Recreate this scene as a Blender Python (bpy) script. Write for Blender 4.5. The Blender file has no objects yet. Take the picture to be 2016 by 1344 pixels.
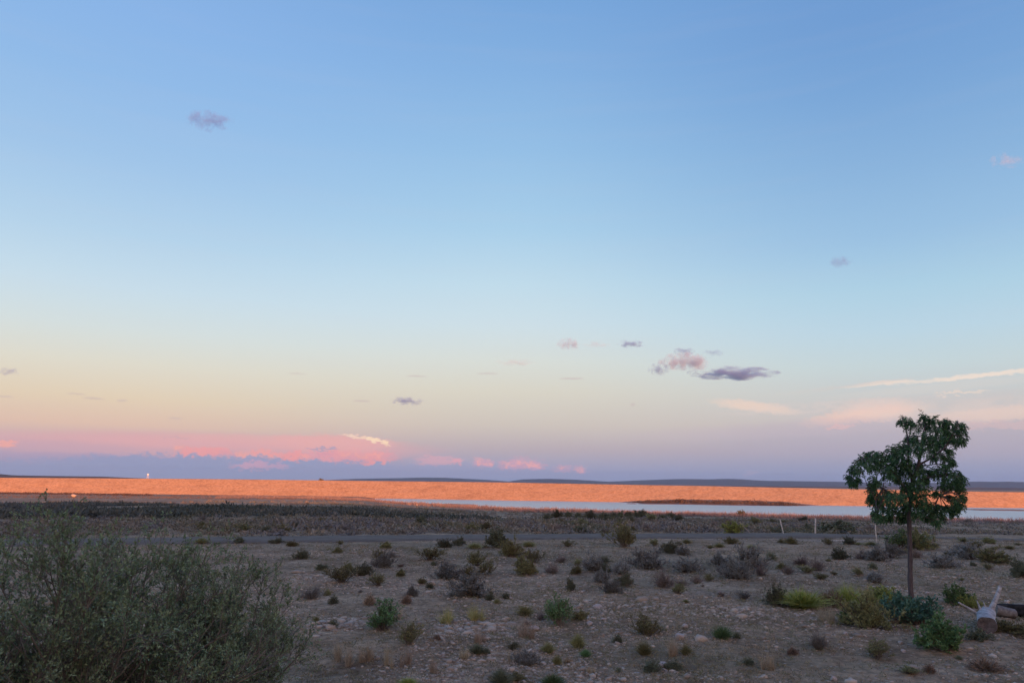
import bpy, math, random
import numpy as np
from mathutils import Matrix, Vector, Euler
R = math.radians
rng = np.random.default_rng(7)
random.seed(7)
C = bpy.context.scene.collection
sc = bpy.context.scene
EXPO = 1.2
GAIN = 2.0 ** EXPO

# ------------------------------------------------------------------ camera
F = 1456.0; PITCH = R(10.81); ROLL = R(0.65); CAMZ = 3.0
Mcam = Euler((R(90) + PITCH, 0, 0)).to_matrix() @ Matrix.Rotation(ROLL, 3, 'Z')
Mc = np.array(Mcam)
def ray(px, py):
    v = np.array([(px - 1008) / F, -(py - 672) / F, -1.0]); v = Mc @ v
    return v / np.linalg.norm(v)
def azel(px, py):
    v = ray(px, py)
    return math.degrees(math.atan2(v[0], v[1])), math.degrees(math.asin(v[2]))
def az_of(px):                       # azimuth (rad) of a column near the horizon
    return R(azel(px, 950 + 0.0113 * (px - 1008))[0])

# ------------------------------------------------------------------ noise
def _h(ix, iy, s):
    n = (ix.astype(np.int64) * 374761393 + iy.astype(np.int64) * 668265263 + s * 974634777) & 0xffffffff
    n = ((n ^ (n >> 13)) * 1274126177) & 0xffffffff
    return ((n ^ (n >> 16)) & 0xffff) / 65535.0
def vn(x, y, s=0):
    x = np.asarray(x, float); y = np.asarray(y, float)
    ix = np.floor(x); iy = np.floor(y); fx = x - ix; fy = y - iy
    fx = fx * fx * (3 - 2 * fx); fy = fy * fy * (3 - 2 * fy)
    a = _h(ix, iy, s); b = _h(ix + 1, iy, s); c = _h(ix, iy + 1, s); d = _h(ix + 1, iy + 1, s)
    return (a + (b - a) * fx) * (1 - fy) + (c + (d - c) * fx) * fy
def fbm(x, y, o=4, s=0):
    t = 0; a = .5
    for k in range(o):
        t = t + a * (vn(x, y, s + k * 17) - .5); x = x * 2.03 + 3.1; y = y * 2.03 + 1.7; a *= .5
    return t * 2
def sstep(a, b, x):
    t = np.clip((x - a) / (b - a), 0, 1); return t * t * (3 - 2 * t)

# ------------------------------------------------------------------ terrain
WZ = -8.0
def depth_at_z(px, py, z):
    v = ray(px, py); t = (z - CAMZ) / v[2]; return v[0] * t, v[1] * t
def prof(rows, z):
    a = []; d = []
    for px, py in rows:
        x, y = depth_at_z(px, py, z); a.append(math.atan2(x, y)); d.append(math.hypot(x, y))
    return np.array(a), np.array(d)
NA, ND = prof([(640, 984.2), (700, 987), (800, 992), (900, 997.5), (1000, 1004), (1200, 1009), (1400, 1013.5), (1600, 1018), (1800, 1022), (2016, 1026.5)], WZ)
# dam toe distance by column and crest height
DC = [(-500, 545, 2.6), (0, 500, 2.6), (400, 495, 3.3), (1000, 485, 3.25), (1200, 475, 2.75), (1400, 460, 2.4), (1600, 448, 1.8), (1900, 440, .95), (2016, 440, .9), (2600, 455, .9)]
DA = np.array([az_of(p) if -1 < p < 2017 else R(-52) if p < 0 else R(52) for p, _, _ in DC])
DD = np.array([d / math.cos(a) * .985 for (_, d, _), a in zip(DC, DA)])
DZ = np.array([z for _, _, z in DC])
FA, FO = (np.array([az_of(p) for p in (1205, 1265, 1340, 1450, 1550, 1620)]), np.array([0, 26, 44, 46, 34, 0.]))
ISL = []
for (px, py, w, hh) in [(1290, 991.5, 42, .8), (1243, 991, 9, .6), (865, 993.2, 75, 1.6), (1975, 1003.8, 95, 1.3), (1690, 994.5, 12, .5)]:
    x, y = depth_at_z(px, py, WZ); x2, y2 = depth_at_z(px + w, py + .0113 * w, WZ); x3, y3 = depth_at_z(px, py + hh, WZ)
    ISL.append((x, y, abs(x2 - x), abs(y3 - y)))
ROADPX = [(-300, 1074), (0, 1069.5), (200, 1067), (390, 1064.5), (700, 1060.5), (1000, 1056.5), (1400, 1055.5), (1800, 1055.3), (2016, 1054), (2400, 1056)]
def T(x, y, fine=True):
    x = np.asarray(x, float); y = np.asarray(y, float)
    r = np.hypot(x, y); a = np.arctan2(x, y)
    ac = np.clip(a, R(-52), R(52))
    dn = np.interp(ac, NA, ND); left = 1 - sstep(R(-11.5), R(-7.5), ac)
    toe = np.interp(ac, DA, DD)
    zn = -8.0 * (1 - left) + -6.9 * left
    t = np.clip((r - 52) / (dn - 52), 0, 1)
    z = zn * t ** .92
    z = z + (-10.2 - z) * sstep(0, 40, r - dn) * (1 - left)
    # far bank in front of the dam
    fo = np.interp(ac, FA, FO, left=0, right=0)
    far = np.clip((r - (toe - 6 - fo)) / (fo + 8.0), 0, 1) ** .8
    zb = -8.3 + 2.6 * np.clip(fo / 46, 0, 1)
    z = np.where(r > dn, np.maximum(z, z + (zb - z) * far), z)
    for (ix, iy, sx, sy) in ISL:
        d = np.sqrt(((x - ix) / sx) ** 2 + ((y - iy) / sy) ** 2) + .5 * fbm(x * .15, y * .15, 3, 9)
        k = 1 - sstep(.8, 1.5, d); z = z + (WZ + .22 - z) * k
    # plain behind the dam
    k = sstep(20, 60, r - toe) * (np.abs(a) < R(80)); z = z + (-3.5 - z) * k
    rear = sstep(R(60), R(95), np.abs(a))
    z = z * (1 - rear) - 1.0 * rear * sstep(60, 300, r)
    # unseen ridge behind the viewpoint, shaped to throw the evening shade over the flat
    yy = -y
    z = z + (15.7 + 1.2 * fbm(x * .012, y * .012, 3, 5)) * np.exp(-((yy - 150) / 48.0) ** 2) * sstep(-45, -75, y)
    # undulation
    near = 1 - sstep(60, 250, r)
    roadm = 1.0
    u = .30 * fbm(x * .06, y * .06, 3, 1)
    z = z + u * sstep(8, 14, r) * (1 - sstep(29, 34, r)) + .55 * fbm(x * .05, y * .05, 3, 2) * sstep(54, 70, r) * (1 - sstep(700, 900, r)) * (np.abs(a) < R(70)) * (1 - .8 * sstep(-30, -5, r - dn))
    return z
def Tf(x, y):
    z = T(x, y); r = np.hypot(x, y)
    road = sstep(33, 36, r) * (1 - sstep(52, 56, r))
    k = (1 - sstep(90, 140, r)) * (1 - .75 * road)
    return z + k * (.085 * fbm(x * .55, y * .55, 4, 11) + .035 * fbm(x * 2.7, y * 2.7, 3, 31)) + .25 * sstep(140, 180, r) * (1 - sstep(600, 700, r)) * fbm(x * .3, y * .3, 3, 3) * (np.hypot(x, y) < np.interp(np.clip(np.arctan2(x, y), NA[0], NA[-1]), NA, ND) - 6)
_ts = np.geomspace(4, 3000, 4000)
def gat(px, py):
    v = ray(px, py); P = v[None, :] * _ts[:, None]; z = CAMZ + P[:, 2]; g = Tf(P[:, 0], P[:, 1])
    i = int(np.argmax(z < g)) if (z < g).any() else len(_ts) - 1
    t = _ts[i]
    return float(v[0] * t), float(v[1] * t), float(Tf(v[0] * t, v[1] * t)), float(t * (v @ -Mc[:, 2]))

# ------------------------------------------------------------------ mesh helpers
def mesh_np(name, V, Fc, mat, smooth=False, mi=None):
    V = np.asarray(V, np.float32); Fc = np.asarray(Fc, np.int32)
    m = bpy.data.meshes.new(name); m.vertices.add(len(V)); m.vertices.foreach_set('co', V.ravel())
    k = Fc.shape[1]; m.loops.add(Fc.size); m.loops.foreach_set('vertex_index', Fc.ravel())
    m.polygons.add(len(Fc)); m.polygons.foreach_set('loop_start', np.arange(0, Fc.size, k, dtype=np.int32))
    for q in (mat if isinstance(mat, (list, tuple)) else [mat]): m.materials.append(q)
    if mi is not None: m.polygons.foreach_set('material_index', np.asarray(mi, np.int32))
    m.update(calc_edges=True)
    if smooth: m.polygons.foreach_set('use_smooth', np.ones(len(m.polygons), bool))
    return m
def link(name, mesh, parent=None, loc=(0, 0, 0), **kw):
    o = bpy.data.objects.new(name, mesh); C.objects.link(o); o.location = loc
    if parent: o.parent = parent
    for k, v in kw.items(): o[k] = v
    return o
def tagd(o, label, cat, group=None, kind=None):
    o['label'] = label; o['category'] = cat
    if group: o['group'] = group
    if kind: o['kind'] = kind
    return o
def norm(v): return v / np.maximum(np.linalg.norm(v, axis=-1, keepdims=True), 1e-9)
def tubes(P, Rd, k=5, cap=True):
    """P (B,n,3), Rd (B,n) -> verts, quads"""
    B, n, _ = P.shape
    t = np.empty_like(P); t[:, 1:-1] = P[:, 2:] - P[:, :-2]; t[:, 0] = P[:, 1] - P[:, 0]; t[:, -1] = P[:, -1] - P[:, -2]
    t = norm(t)
    ref = np.where(np.abs(t[..., 2:3]) > .9, np.array([1., 0, 0]), np.array([0, 0, 1.]))
    if n > 2: ref = np.repeat(ref[:, n // 2:n // 2 + 1], n, axis=1)
    u = norm(np.cross(t, ref)); w = np.cross(t, u)
    an = np.arange(k) * 2 * math.pi / k
    V = P[:, :, None, :] + Rd[:, :, None, None] * (u[:, :, None, :] * np.cos(an)[None, None, :, None] + w[:, :, None, :] * np.sin(an)[None, None, :, None])
    idx = np.arange(B * n * k).reshape(B, n, k)
    a = idx[:, :-1]; b = idx[:, 1:]; a2 = np.roll(a, -1, 2); b2 = np.roll(b, -1, 2)
    return V.reshape(-1, 3), np.stack([a, a2, b2, b], -1).reshape(-1, 4)
def leaves(p, d, L, W, fold=.15):
    """diamond leaves: p base (N,3), d direction"""
    N = len(p); d = norm(d); rv = rng.normal(size=(N, 3)); s = norm(np.cross(d, rv)); up = np.cross(s, d)
    L = np.broadcast_to(L, N)[:, None]; W = np.broadcast_to(W, N)[:, None]
    mid = p + d * L * .45 - up * L * fold * .5
    V = np.stack([p, mid + s * W * .5, p + d * L - up * L * fold, mid - s * W * .5], 1).reshape(-1, 3)
    return V, np.arange(N * 4).reshape(N, 4)
def blades(p, d, L, W, bend=.5):
    """tapering two-segment blades that bend over"""
    N = len(p); d = norm(d); s = norm(np.cross(d, rng.normal(size=(N, 3))))
    L = np.broadcast_to(L, N)[:, None]; W = np.broadcast_to(W, N)[:, None]
    out = d * np.array([1, 1, 0]); m = p + d * L * .55; tip = m + norm(d + out * bend * 1.5 - np.array([0, 0, bend * .5])) * L * .45
    V = np.stack([p - s * W * .5, p + s * W * .5, m + s * W * .35, m - s * W * .35, tip], 1).reshape(-1, 3)
    i = np.arange(N)[:, None] * 5
    Q = np.concatenate([i + np.array([0, 1, 2, 3]), i + np.array([3, 2, 4, 4])], 0)
    return V, Q
def cat(parts):
    Vs, Fs, Ms, o = [], [], [], 0
    for it in parts:
        V, Fq = it[0], it[1]; Vs.append(V); Fs.append(Fq + o); o += len(V); Ms.append(np.full(len(Fq), it[2] if len(it) > 2 else 0))
    return np.concatenate(Vs), np.concatenate(Fs), np.concatenate(Ms)
def grow(S, D, L, n=4, wob=.15, up=0.):
    B = len(S); P = np.empty((B, n, 3)); P[:, 0] = S; d = norm(D); st = (np.broadcast_to(L, B) / (n - 1))[:, None]
    for i in range(1, n):
        d = norm(d + rng.normal(size=(B, 3)) * wob + np.array([0, 0, up])); P[:, i] = P[:, i - 1] + d * st
    return P
def kids(P, k, t0, t1, ang):
    B, n, _ = P.shape; t = rng.uniform(t0, t1, (B, k)) * (n - 1); i = np.minimum(t.astype(int), n - 2); f = (t - i)[..., None]
    bi = np.arange(B)[:, None]; a = P[bi, i]; b = P[bi, i + 1]; s = a + (b - a) * f; d = norm(b - a)
    d = norm(d + norm(rng.normal(size=d.shape)) * ang)
    return s.reshape(-1, 3), d.reshape(-1, 3)
def quadify(Fq): return Fq

# ------------------------------------------------------------------ materials
def mat(name):
    m = bpy.data.materials.new(name); m.use_nodes = True
    nt = m.node_tree; b = nt.nodes['Principled BSDF']; b.inputs['Roughness'].default_value = .85
    b.inputs['Specular IOR Level'].default_value = .2
    return m, nt, b
def N(nt, t, **kw):
    n = nt.nodes.new(t)
    for k, v in kw.items():
        if hasattr(n, k): setattr(n, k, v)
        else: n.inputs[k.replace('_', ' ')].default_value = v
    return n
def ramp(nt, fac, stops, interp='LINEAR'):
    r = nt.nodes.new('ShaderNodeValToRGB'); cr = r.color_ramp; cr.interpolation = interp
    while len(cr.elements) < len(stops): cr.elements.new(.5)
    for e, (p, c) in zip(cr.elements, stops): e.position = p; e.color = (*c, 1)
    if fac is not None: nt.links.new(fac, r.inputs['Fac'])
    return r.outputs['Color']
def mixc(nt, f, a, b, mode='MIX'):
    m = nt.nodes.new('ShaderNodeMix'); m.data_type = 'RGBA'; m.blend_type = mode
    for s, v in ((m.inputs[0], f), (m.inputs[6], a), (m.inputs[7], b)):
        if isinstance(v, (int, float)): s.default_value = v
        elif isinstance(v, tuple): s.default_value = (*v[:3], 1)
        else: nt.links.new(v, s)
    return m.outputs[2]
def mth(nt, op, a, b=None, c=None):
    m = nt.nodes.new('ShaderNodeMath'); m.operation = op
    for i, v in enumerate((a, b, c)):
        if v is None: continue
        if isinstance(v, (int, float)): m.inputs[i].default_value = v
        else: nt.links.new(v, m.inputs[i])
    return m.outputs[0]
def noise(nt, vec, scale, detail=4, rough=.6, out='Fac'):
    n = nt.nodes.new('ShaderNodeTexNoise'); n.inputs['Scale'].default_value = scale; n.inputs['Detail'].default_value = detail; n.inputs['Roughness'].default_value = rough
    if vec is not None: nt.links.new(vec, n.inputs['Vector'])
    return n.outputs[out]
def plant_mat(name, c1, c2, var=.35, rough=.7):
    """leaf / stem colour, varied by leaf and by plant"""
    m, nt, b = mat(name)
    g = nt.nodes.new('ShaderNodeNewGeometry'); oi = nt.nodes.new('ShaderNodeObjectInfo')
    col = mixc(nt, g.outputs['Random Per Island'], c1, c2)
    f = mth(nt, 'MULTIPLY_ADD', oi.outputs['Random'], var * 2, 1 - var)
    h = nt.nodes.new('ShaderNodeHueSaturation'); nt.links.new(col, h.inputs['Color']); nt.links.new(f, h.inputs['Value'])
    hh = mth(nt, 'MULTIPLY_ADD', oi.outputs['Random'], .04, .48); nt.links.new(hh, h.inputs['Hue'])
    nt.links.new(h.outputs[0], b.inputs['Base Color']); b.inputs['Roughness'].default_value = rough
    return m
M = {}
M['blue'] = plant_mat('blue_grey_leaf', (0.148, 0.165, 0.172), (0.295, 0.314, 0.303))
M['olive'] = plant_mat('olive_leaf', (0.131, 0.14, 0.0668), (0.278, 0.281, 0.133))
M['green'] = plant_mat('green_leaf', (0.06, 0.125, 0.054), (0.144, 0.237, 0.102))
M['dark'] = plant_mat('dark_leaf', (0.0784, 0.0991, 0.0688), (0.174, 0.198, 0.131))
M['teal'] = plant_mat('teal_leaf', (0.048, 0.125, 0.096), (0.108, 0.213, 0.156))
M['brown'] = plant_mat('brown_leaf', (0.174, 0.132, 0.0966), (0.348, 0.264, 0.194))
M['purple'] = plant_mat('dry_twig_leaf', (0.227, 0.182, 0.178), (0.418, 0.33, 0.312))
M['yellow'] = plant_mat('yellow_grass', (.27, .25, .10), (.42, .38, .18), .15)
M['lime'] = plant_mat('lime_grass', (.20, .26, .06), (.36, .40, .13), .15)
M['straw'] = plant_mat('straw_grass', (.28, .23, .17), (.46, .38, .29), .2)
M['bark'] = plant_mat('shrub_bark', (.12, .10, .09), (.20, .17, .15))
M['bark_d'] = plant_mat('dark_twig', (0.108, 0.085, 0.072), (0.198, 0.153, 0.128))

def mat_ground():
    m, nt, b = mat('desert_soil')
    tc = nt.nodes.new('ShaderNodeTexCoord'); v = tc.outputs['Object']
    mp = nt.nodes.new('ShaderNodeMapping'); nt.links.new(v, mp.inputs['Vector']); mp.inputs['Scale'].default_value = (.45, 1, 1)
    big = noise(nt, mp.outputs[0], .05, 5, .6)
    med = noise(nt, v, .55, 6, .65)
    fin = noise(nt, v, 6, 5, .7)
    soil = ramp(nt, med, [(.3, (.165, .12, .08)), (.48, (.30, .222, .148)), (.62, (.42, .318, .218)), (.75, (.52, .41, .295))])
    soil = mixc(nt, .75, soil, ramp(nt, fin, [(.3, (.35, .35, .36)), (.5, (.9, .9, .9)), (.7, (1.5, 1.45, 1.4))]), 'MULTIPLY')
    # green-grey herb cover and bare pale patches
    soil = mixc(nt, ramp(nt, big, [(.5, (0, 0, 0)), (.62, (.55, .55, .55))]), soil, (.12, .125, .085))
    pat = noise(nt, mp.outputs[0], .13, 4, .6)
    soil = mixc(nt, ramp(nt, pat, [(.58, (0, 0, 0)), (.68, (.6, .6, .6))]), soil, (.34, .29, .26))
    # pebbles
    for scl, thr, colr in ((9.0, .22, (.42, .38, .36)), (3.6, .16, (.46, .42, .40))):
        vo = nt.nodes.new('ShaderNodeTexVoronoi'); vo.inputs['Scale'].default_value = scl; nt.links.new(v, vo.inputs['Vector'])
        d = mth(nt, 'LESS_THAN', vo.outputs['Distance'], thr)
        sel = nt.nodes.new('ShaderNodeSeparateColor'); nt.links.new(vo.outputs['Color'], sel.inputs[0])
        k = mth(nt, 'MULTIPLY', d, mth(nt, 'GREATER_THAN', sel.outputs[0], .62))
        k = mth(nt, 'MULTIPLY', k, mth(nt, 'MULTIPLY_ADD', sel.outputs[1], .6, .3))
        soil = mixc(nt, k, soil, colr)
    # shore of the reservoir: bare reddish-brown mud close to the water level
    sp = nt.nodes.new('ShaderNodeSeparateXYZ'); nt.links.new(v, sp.inputs[0])
    k = nt.nodes.new('ShaderNodeMapRange'); nt.links.new(sp.outputs['Z'], k.inputs[0])
    k.inputs[1].default_value = -7.2; k.inputs[2].default_value = -7.7; k.inputs[3].default_value = 0; k.inputs[4].default_value = .9
    soil = mixc(nt, k.outputs[0], soil, (.27, .19, .16))
    nt.links.new(soil, b.inputs['Base Color']); b.inputs['Roughness'].default_value = .95
    bp = nt.nodes.new('ShaderNodeBump'); bp.inputs['Strength'].default_value = .8; bp.inputs['Distance'].default_value = .06
    nt.links.new(mth(nt, 'ADD', fin, noise(nt, v, 22, 3, .6)), bp.inputs['Height']); nt.links.new(bp.outputs[0], b.inputs['Normal'])
    return m
M['ground'] = mat_ground()
def mat_rock(name, c1, c2, scale=6):
    m, nt, b = mat(name)
    tc = nt.nodes.new('ShaderNodeTexCoord'); g = nt.nodes.new('ShaderNodeNewGeometry')
    n = noise(nt, tc.outputs['Object'], scale, 5, .65)
    col = mixc(nt, n, c1, c2); col = mixc(nt, .8, col, ramp(nt, g.outputs['Random Per Island'], [(0, (.45, .43, .42)), (.5, (.85, .83, .82)), (1, (1.3, 1.27, 1.25))]), 'MULTIPLY')
    nt.links.new(col, b.inputs['Base Color'])
    bp = nt.nodes.new('ShaderNodeBump'); bp.inputs['Strength'].default_value = .5; bp.inputs['Distance'].default_value = .02
    nt.links.new(n, bp.inputs['Height']); nt.links.new(bp.outputs[0], b.inputs['Normal'])
    return m
M['rock'] = mat_rock('limestone_pebble', (.27, .24, .23), (.52, .47, .45))
M['gravel'] = mat_rock('limestone_gravel', (.27, .23, .19), (.52, .46, .395))

# ------------------------------------------------------------------ ground sheet
def build_ground():
    af = np.radians(np.linspace(-40, 40, 861)); ar = np.radians(np.concatenate([np.linspace(-176, -41, 60), np.linspace(41, 180, 62)]))
    A = np.sort(np.concatenate([af, ar])); 
    rr = [0.6, 2, 4, 6, 8]; r = 9.5
    while r < 16500:
        rr.append(r)
        if r < 60: r += max(.05, r * r / 4600)
        elif r < 620: r += max(.8, min(2.2, r * r / 9000))
        else: r *= 1.09
    rr = np.array(rr); nA, nR = len(A), len(rr)
    X = rr[:, None] * np.sin(A)[None]; Y = rr[:, None] * np.cos(A)[None]
    Z = Tf(X, Y)
    V = np.concatenate([np.stack([X, Y, Z], -1).reshape(-1, 3), [[0, 0, float(Tf(0., .01))]]])
    idx = np.arange(nR * nA).reshape(nR, nA); a = idx[:-1]; b = idx[1:]
    q = np.stack([a, np.roll(a, -1, 1), np.roll(b, -1, 1), b], -1).reshape(-1, 4)[:, ::-1]
    c = len(V) - 1; a0 = idx[0]; t = np.stack([np.full(nA, c), np.roll(a0, -1), a0, a0], -1)
    t = t[:, :3]
    me = bpy.data.meshes.new('ground')
    # quads only through foreach; centre fan as a second tiny set of triangles
    F4 = q; me.vertices.add(len(V)); me.vertices.foreach_set('co', V.astype(np.float32).ravel())
    loops = np.concatenate([F4.ravel(), t.ravel()]).astype(np.int32)
    me.loops.add(len(loops)); me.loops.foreach_set('vertex_index', loops)
    st = np.concatenate([np.arange(len(F4)) * 4, len(F4) * 4 + np.arange(len(t)) * 3]).astype(np.int32)
    me.polygons.add(len(st)); me.polygons.foreach_set('loop_start', st)
    me.materials.append(M['ground']); me.update(calc_edges=True); me.validate()
    me.polygons.foreach_set('use_smooth', np.ones(len(me.polygons), bool))
    link('ground', me, kind='structure')
build_ground()

# ------------------------------------------------------------------ water
def build_water():
    m, nt, b = mat('reservoir_water')
    tc = nt.nodes.new('ShaderNodeTexCoord'); v = tc.outputs['Object']
    mp = nt.nodes.new('ShaderNodeMapping'); nt.links.new(v, mp.inputs['Vector']); mp.inputs['Scale'].default_value = (.25, 1, 1)
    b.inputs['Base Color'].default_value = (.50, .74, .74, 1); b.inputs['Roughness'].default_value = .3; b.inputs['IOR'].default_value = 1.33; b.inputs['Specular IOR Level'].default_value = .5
    nz = mth(nt, 'ADD', noise(nt, mp.outputs[0], .5, 3, .6), mth(nt, 'MULTIPLY', noise(nt, v, 2.2, 3, .6), .5))
    bp = nt.nodes.new('ShaderNodeBump'); bp.inputs['Strength'].default_value = 1; bp.inputs['Distance'].default_value = 1.6
    nt.links.new(nz, bp.inputs['Height']); nt.links.new(bp.outputs[0], b.inputs['Normal'])
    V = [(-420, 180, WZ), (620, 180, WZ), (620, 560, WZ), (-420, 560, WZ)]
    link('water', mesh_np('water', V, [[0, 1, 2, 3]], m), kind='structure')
build_water()

# ------------------------------------------------------------------ road
def build_road():
    m, nt, b = mat('asphalt')
    tc = nt.nodes.new('ShaderNodeTexCoord'); v = tc.outputs['Object']
    n = noise(nt, v, 1.2, 5, .65); n2 = noise(nt, v, 30, 3, .6)
    col = mixc(nt, .6, ramp(nt, n, [(.3, (.12, .10, .085)), (.7, (.185, .155, .13))]), ramp(nt, n2, [(.3, (.6, .6, .6)), (.7, (1.25, 1.25, 1.25))]), 'MULTIPLY')
    nt.links.new(col, b.inputs['Base Color']); b.inputs['Roughness'].default_value = .9
    pts = []
    for px, py in ROADPX:
        v_ = ray(px, py); t = (0.0 - CAMZ) / v_[2]; pts.append((v_[0] * t, v_[1] * t))
    pts = np.array(pts); s = np.concatenate([[0], np.cumsum(np.hypot(*np.diff(pts, axis=0).T))])
    ss = np.arange(-30, s[-1] + 60, .5)
    k = np.polyfit(s, pts[:, 1], 2); kx = np.polyfit(s, pts[:, 0], 2)
    px_, py_ = np.polyval(kx, ss), np.polyval(k, ss)
    tx, ty = np.gradient(px_), np.gradient(py_); L = np.hypot(tx, ty); nx, ny = -ty / L, tx / L
    off = np.array([-1.85, -1.6, -1.1, -.4, .4, 1.1, 1.6, 1.85]); zz = np.array([.0, .075, .085, .095, .095, .085, .075, .0])
    e = .38 * fbm(ss * .8, ss * 0, 3, 77)
    X = px_[:, None] + nx[:, None] * (off + np.sign(off) * (np.abs(off) > 1.5) * e[:, None]); Y = py_[:, None] + ny[:, None] * (off + np.sign(off) * (np.abs(off) > 1.5) * e[:, None])
    Z = T(X, Y) + zz + .004
    # sits on a low bed
    V = np.stack([X, Y, Z], -1).reshape(-1, 3); n_ = len(ss); w = len(off)
    idx = np.arange(n_ * w).reshape(n_, w); q = np.stack([idx[:-1, :-1], idx[1:, :-1], idx[1:, 1:], idx[:-1, 1:]], -1).reshape(-1, 4)
    link('road', mesh_np('road', V, q, m, True), kind='structure')
build_road()

# ------------------------------------------------------------------ dam
def dam_pt(a):
    r = np.interp(a, DA, DD); return r
def build_dam():
    m, nt, b = mat('dam_riprap')
    tc = nt.nodes.new('ShaderNodeTexCoord'); v = tc.outputs['Object']
    vo = nt.nodes.new('ShaderNodeTexVoronoi'); vo.inputs['Scale'].default_value = 1.1; nt.links.new(v, vo.inputs['Vector'])
    se = nt.nodes.new('ShaderNodeSeparateColor'); nt.links.new(vo.outputs['Color'], se.inputs[0])
    mp = nt.nodes.new('ShaderNodeMapping'); nt.links.new(v, mp.inputs['Vector']); mp.inputs['Scale'].default_value = (.5, .5, 1.6)
    st = noise(nt, mp.outputs[0], .16, 6, .7); n = noise(nt, mp.outputs[0], .33, 6, .75)
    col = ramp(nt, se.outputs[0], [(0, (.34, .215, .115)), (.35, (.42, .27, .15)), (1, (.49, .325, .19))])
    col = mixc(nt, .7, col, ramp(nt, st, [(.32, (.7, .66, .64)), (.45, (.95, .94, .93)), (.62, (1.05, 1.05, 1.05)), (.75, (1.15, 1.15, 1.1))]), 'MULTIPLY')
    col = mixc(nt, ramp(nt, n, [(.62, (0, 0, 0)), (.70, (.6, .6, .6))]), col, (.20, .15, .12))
    nt.links.new(col, b.inputs['Base Color']); b.inputs['Roughness'].default_value = .95
    bp = nt.nodes.new('ShaderNodeBump'); bp.inputs['Strength'].default_value = 1; bp.inputs['Distance'].default_value = .05
    nt.links.new(mth(nt, 'SUBTRACT', 1., vo.outputs['Distance']), bp.inputs['Height']); nt.links.new(bp.outputs[0], b.inputs['Normal'])
    A = np.linspace(R(-50), R(50), 1700); r0 = np.interp(A, DA, DD); zc = np.interp(A, DA, DZ)
    k = np.hanning(121); k /= k.sum()
    pad = lambda q: np.concatenate([q[0] + (q[0] - q[60:0:-1]), q, q[-1] + (q[-1] - q[-2:-62:-1])])
    r0 = np.convolve(pad(r0), k, 'valid'); zc = np.convolve(pad(zc), k, 'valid')
    s = np.linspace(0, 1, 44)
    off = np.concatenate([s * 26, [27.5, 30, 32], [45]]); lev = np.concatenate([s, [1.0, 1.0, .985], [.45]])
    Rr = r0[:, None] + off[None]; X = Rr * np.sin(A)[:, None]; Y = Rr * np.cos(A)[:, None]
    Z = -9.2 + (zc[:, None] + 9.2) * lev[None]
    mask = np.concatenate([np.minimum(1, (1 - s) * 8 + .12), [.1, .05, .05], [0]])
    Z = Z + mask[None] * (.16 * fbm(X * .7, Y * .9, 4, 41) + .18 * fbm(X * .06, Y * .2, 3, 51))
    V = np.stack([X, Y, Z], -1).reshape(-1, 3); n_, w = X.shape
    idx = np.arange(n_ * w).reshape(n_, w); q = np.stack([idx[:-1, :-1], idx[1:, :-1], idx[1:, 1:], idx[:-1, 1:]], -1).reshape(-1, 4)[:, ::-1]
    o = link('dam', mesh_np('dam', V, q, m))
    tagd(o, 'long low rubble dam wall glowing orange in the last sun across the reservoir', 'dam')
build_dam()

# ------------------------------------------------------------------ hills
def hill(rows, dist, depth, matl, base=-6, seed=0):
    """ridge whose skyline passes through the given bearings at a real distance"""
    px = np.array([p for p, _ in rows], float); py = np.array([q for _, q in rows], float)
    xs = np.linspace(px[0], px[-1], 160); ys = np.interp(xs, px, py); k = np.hanning(9); k /= k.sum(); ys = np.convolve(np.pad(ys, 4, 'edge'), k, 'valid')
    V = []; prof_ = [(-1, 0), (-.7, .25), (-.4, .62), (-.15, .93), (0, 1), (.25, .9), (.6, .45), (1, 0)]
    for x_, y_ in zip(xs, ys):
        v = ray(x_, y_); t = dist / math.hypot(v[0], v[1]); h = CAMZ + v[2] * t - base
        for f, g in prof_:
            rr = dist + f * depth * (1 + .3 * float(fbm(x_ * .02, f * 2., 3, seed)))
            hh = h * g * (1 + (.12 * float(fbm(x_ * .05, f * 3., 3, seed + 3)) if 0 < g < 1 else 0))
            V.append((v[0] / math.hypot(v[0], v[1]) * rr, v[1] / math.hypot(v[0], v[1]) * rr, base + max(hh, 0)))
    w = len(prof_); idx = np.arange(len(V)).reshape(-1, w); q = np.stack([idx[:-1, :-1], idx[1:, :-1], idx[1:, 1:], idx[:-1, 1:]], -1).reshape(-1, 4)[:, ::-1]
    link('hills', mesh_np('hills', V, q, matl, True), kind='structure')
def hill_mat(name, a, b_):
    m, nt, b = mat(name); tc = nt.nodes.new('ShaderNodeTexCoord')
    nt.links.new(mixc(nt, ramp(nt, noise(nt, tc.outputs['Object'], .004, 6, .7), [(.35, (0, 0, 0)), (.65, (1, 1, 1))]), a, b_), b.inputs['Base Color']); return m
HM = hill_mat('hill_scrub_shaded', (.025, .034, .045), (.045, .055, .065)); HB = hill_mat('low_rise_scrub', (.08, .055, .05), (.15, .10, .085))  # far-hill tones darkened and blued, standing in for slopes out of the sun
hill([(-250, 927), (-60, 930), (0, 932.5), (25, 935), (80, 936), (150, 937), (200, 937.5), (255, 940), (330, 943), (420, 946)], 1900, 350, HB, -5, 1)
hill([(600, 948), (640, 944.5), (700, 942), (790, 940.5), (830, 939.5), (880, 940), (920, 942), (960, 944), (1000, 947), (1040, 950)], 11500, 1200, HM, -6, 2)
hill([(985, 950), (1012, 945.5), (1030, 943), (1080, 942), (1130, 943.5), (1180, 946.5), (1240, 950)], 11000, 1100, HM, -6, 3)
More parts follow.
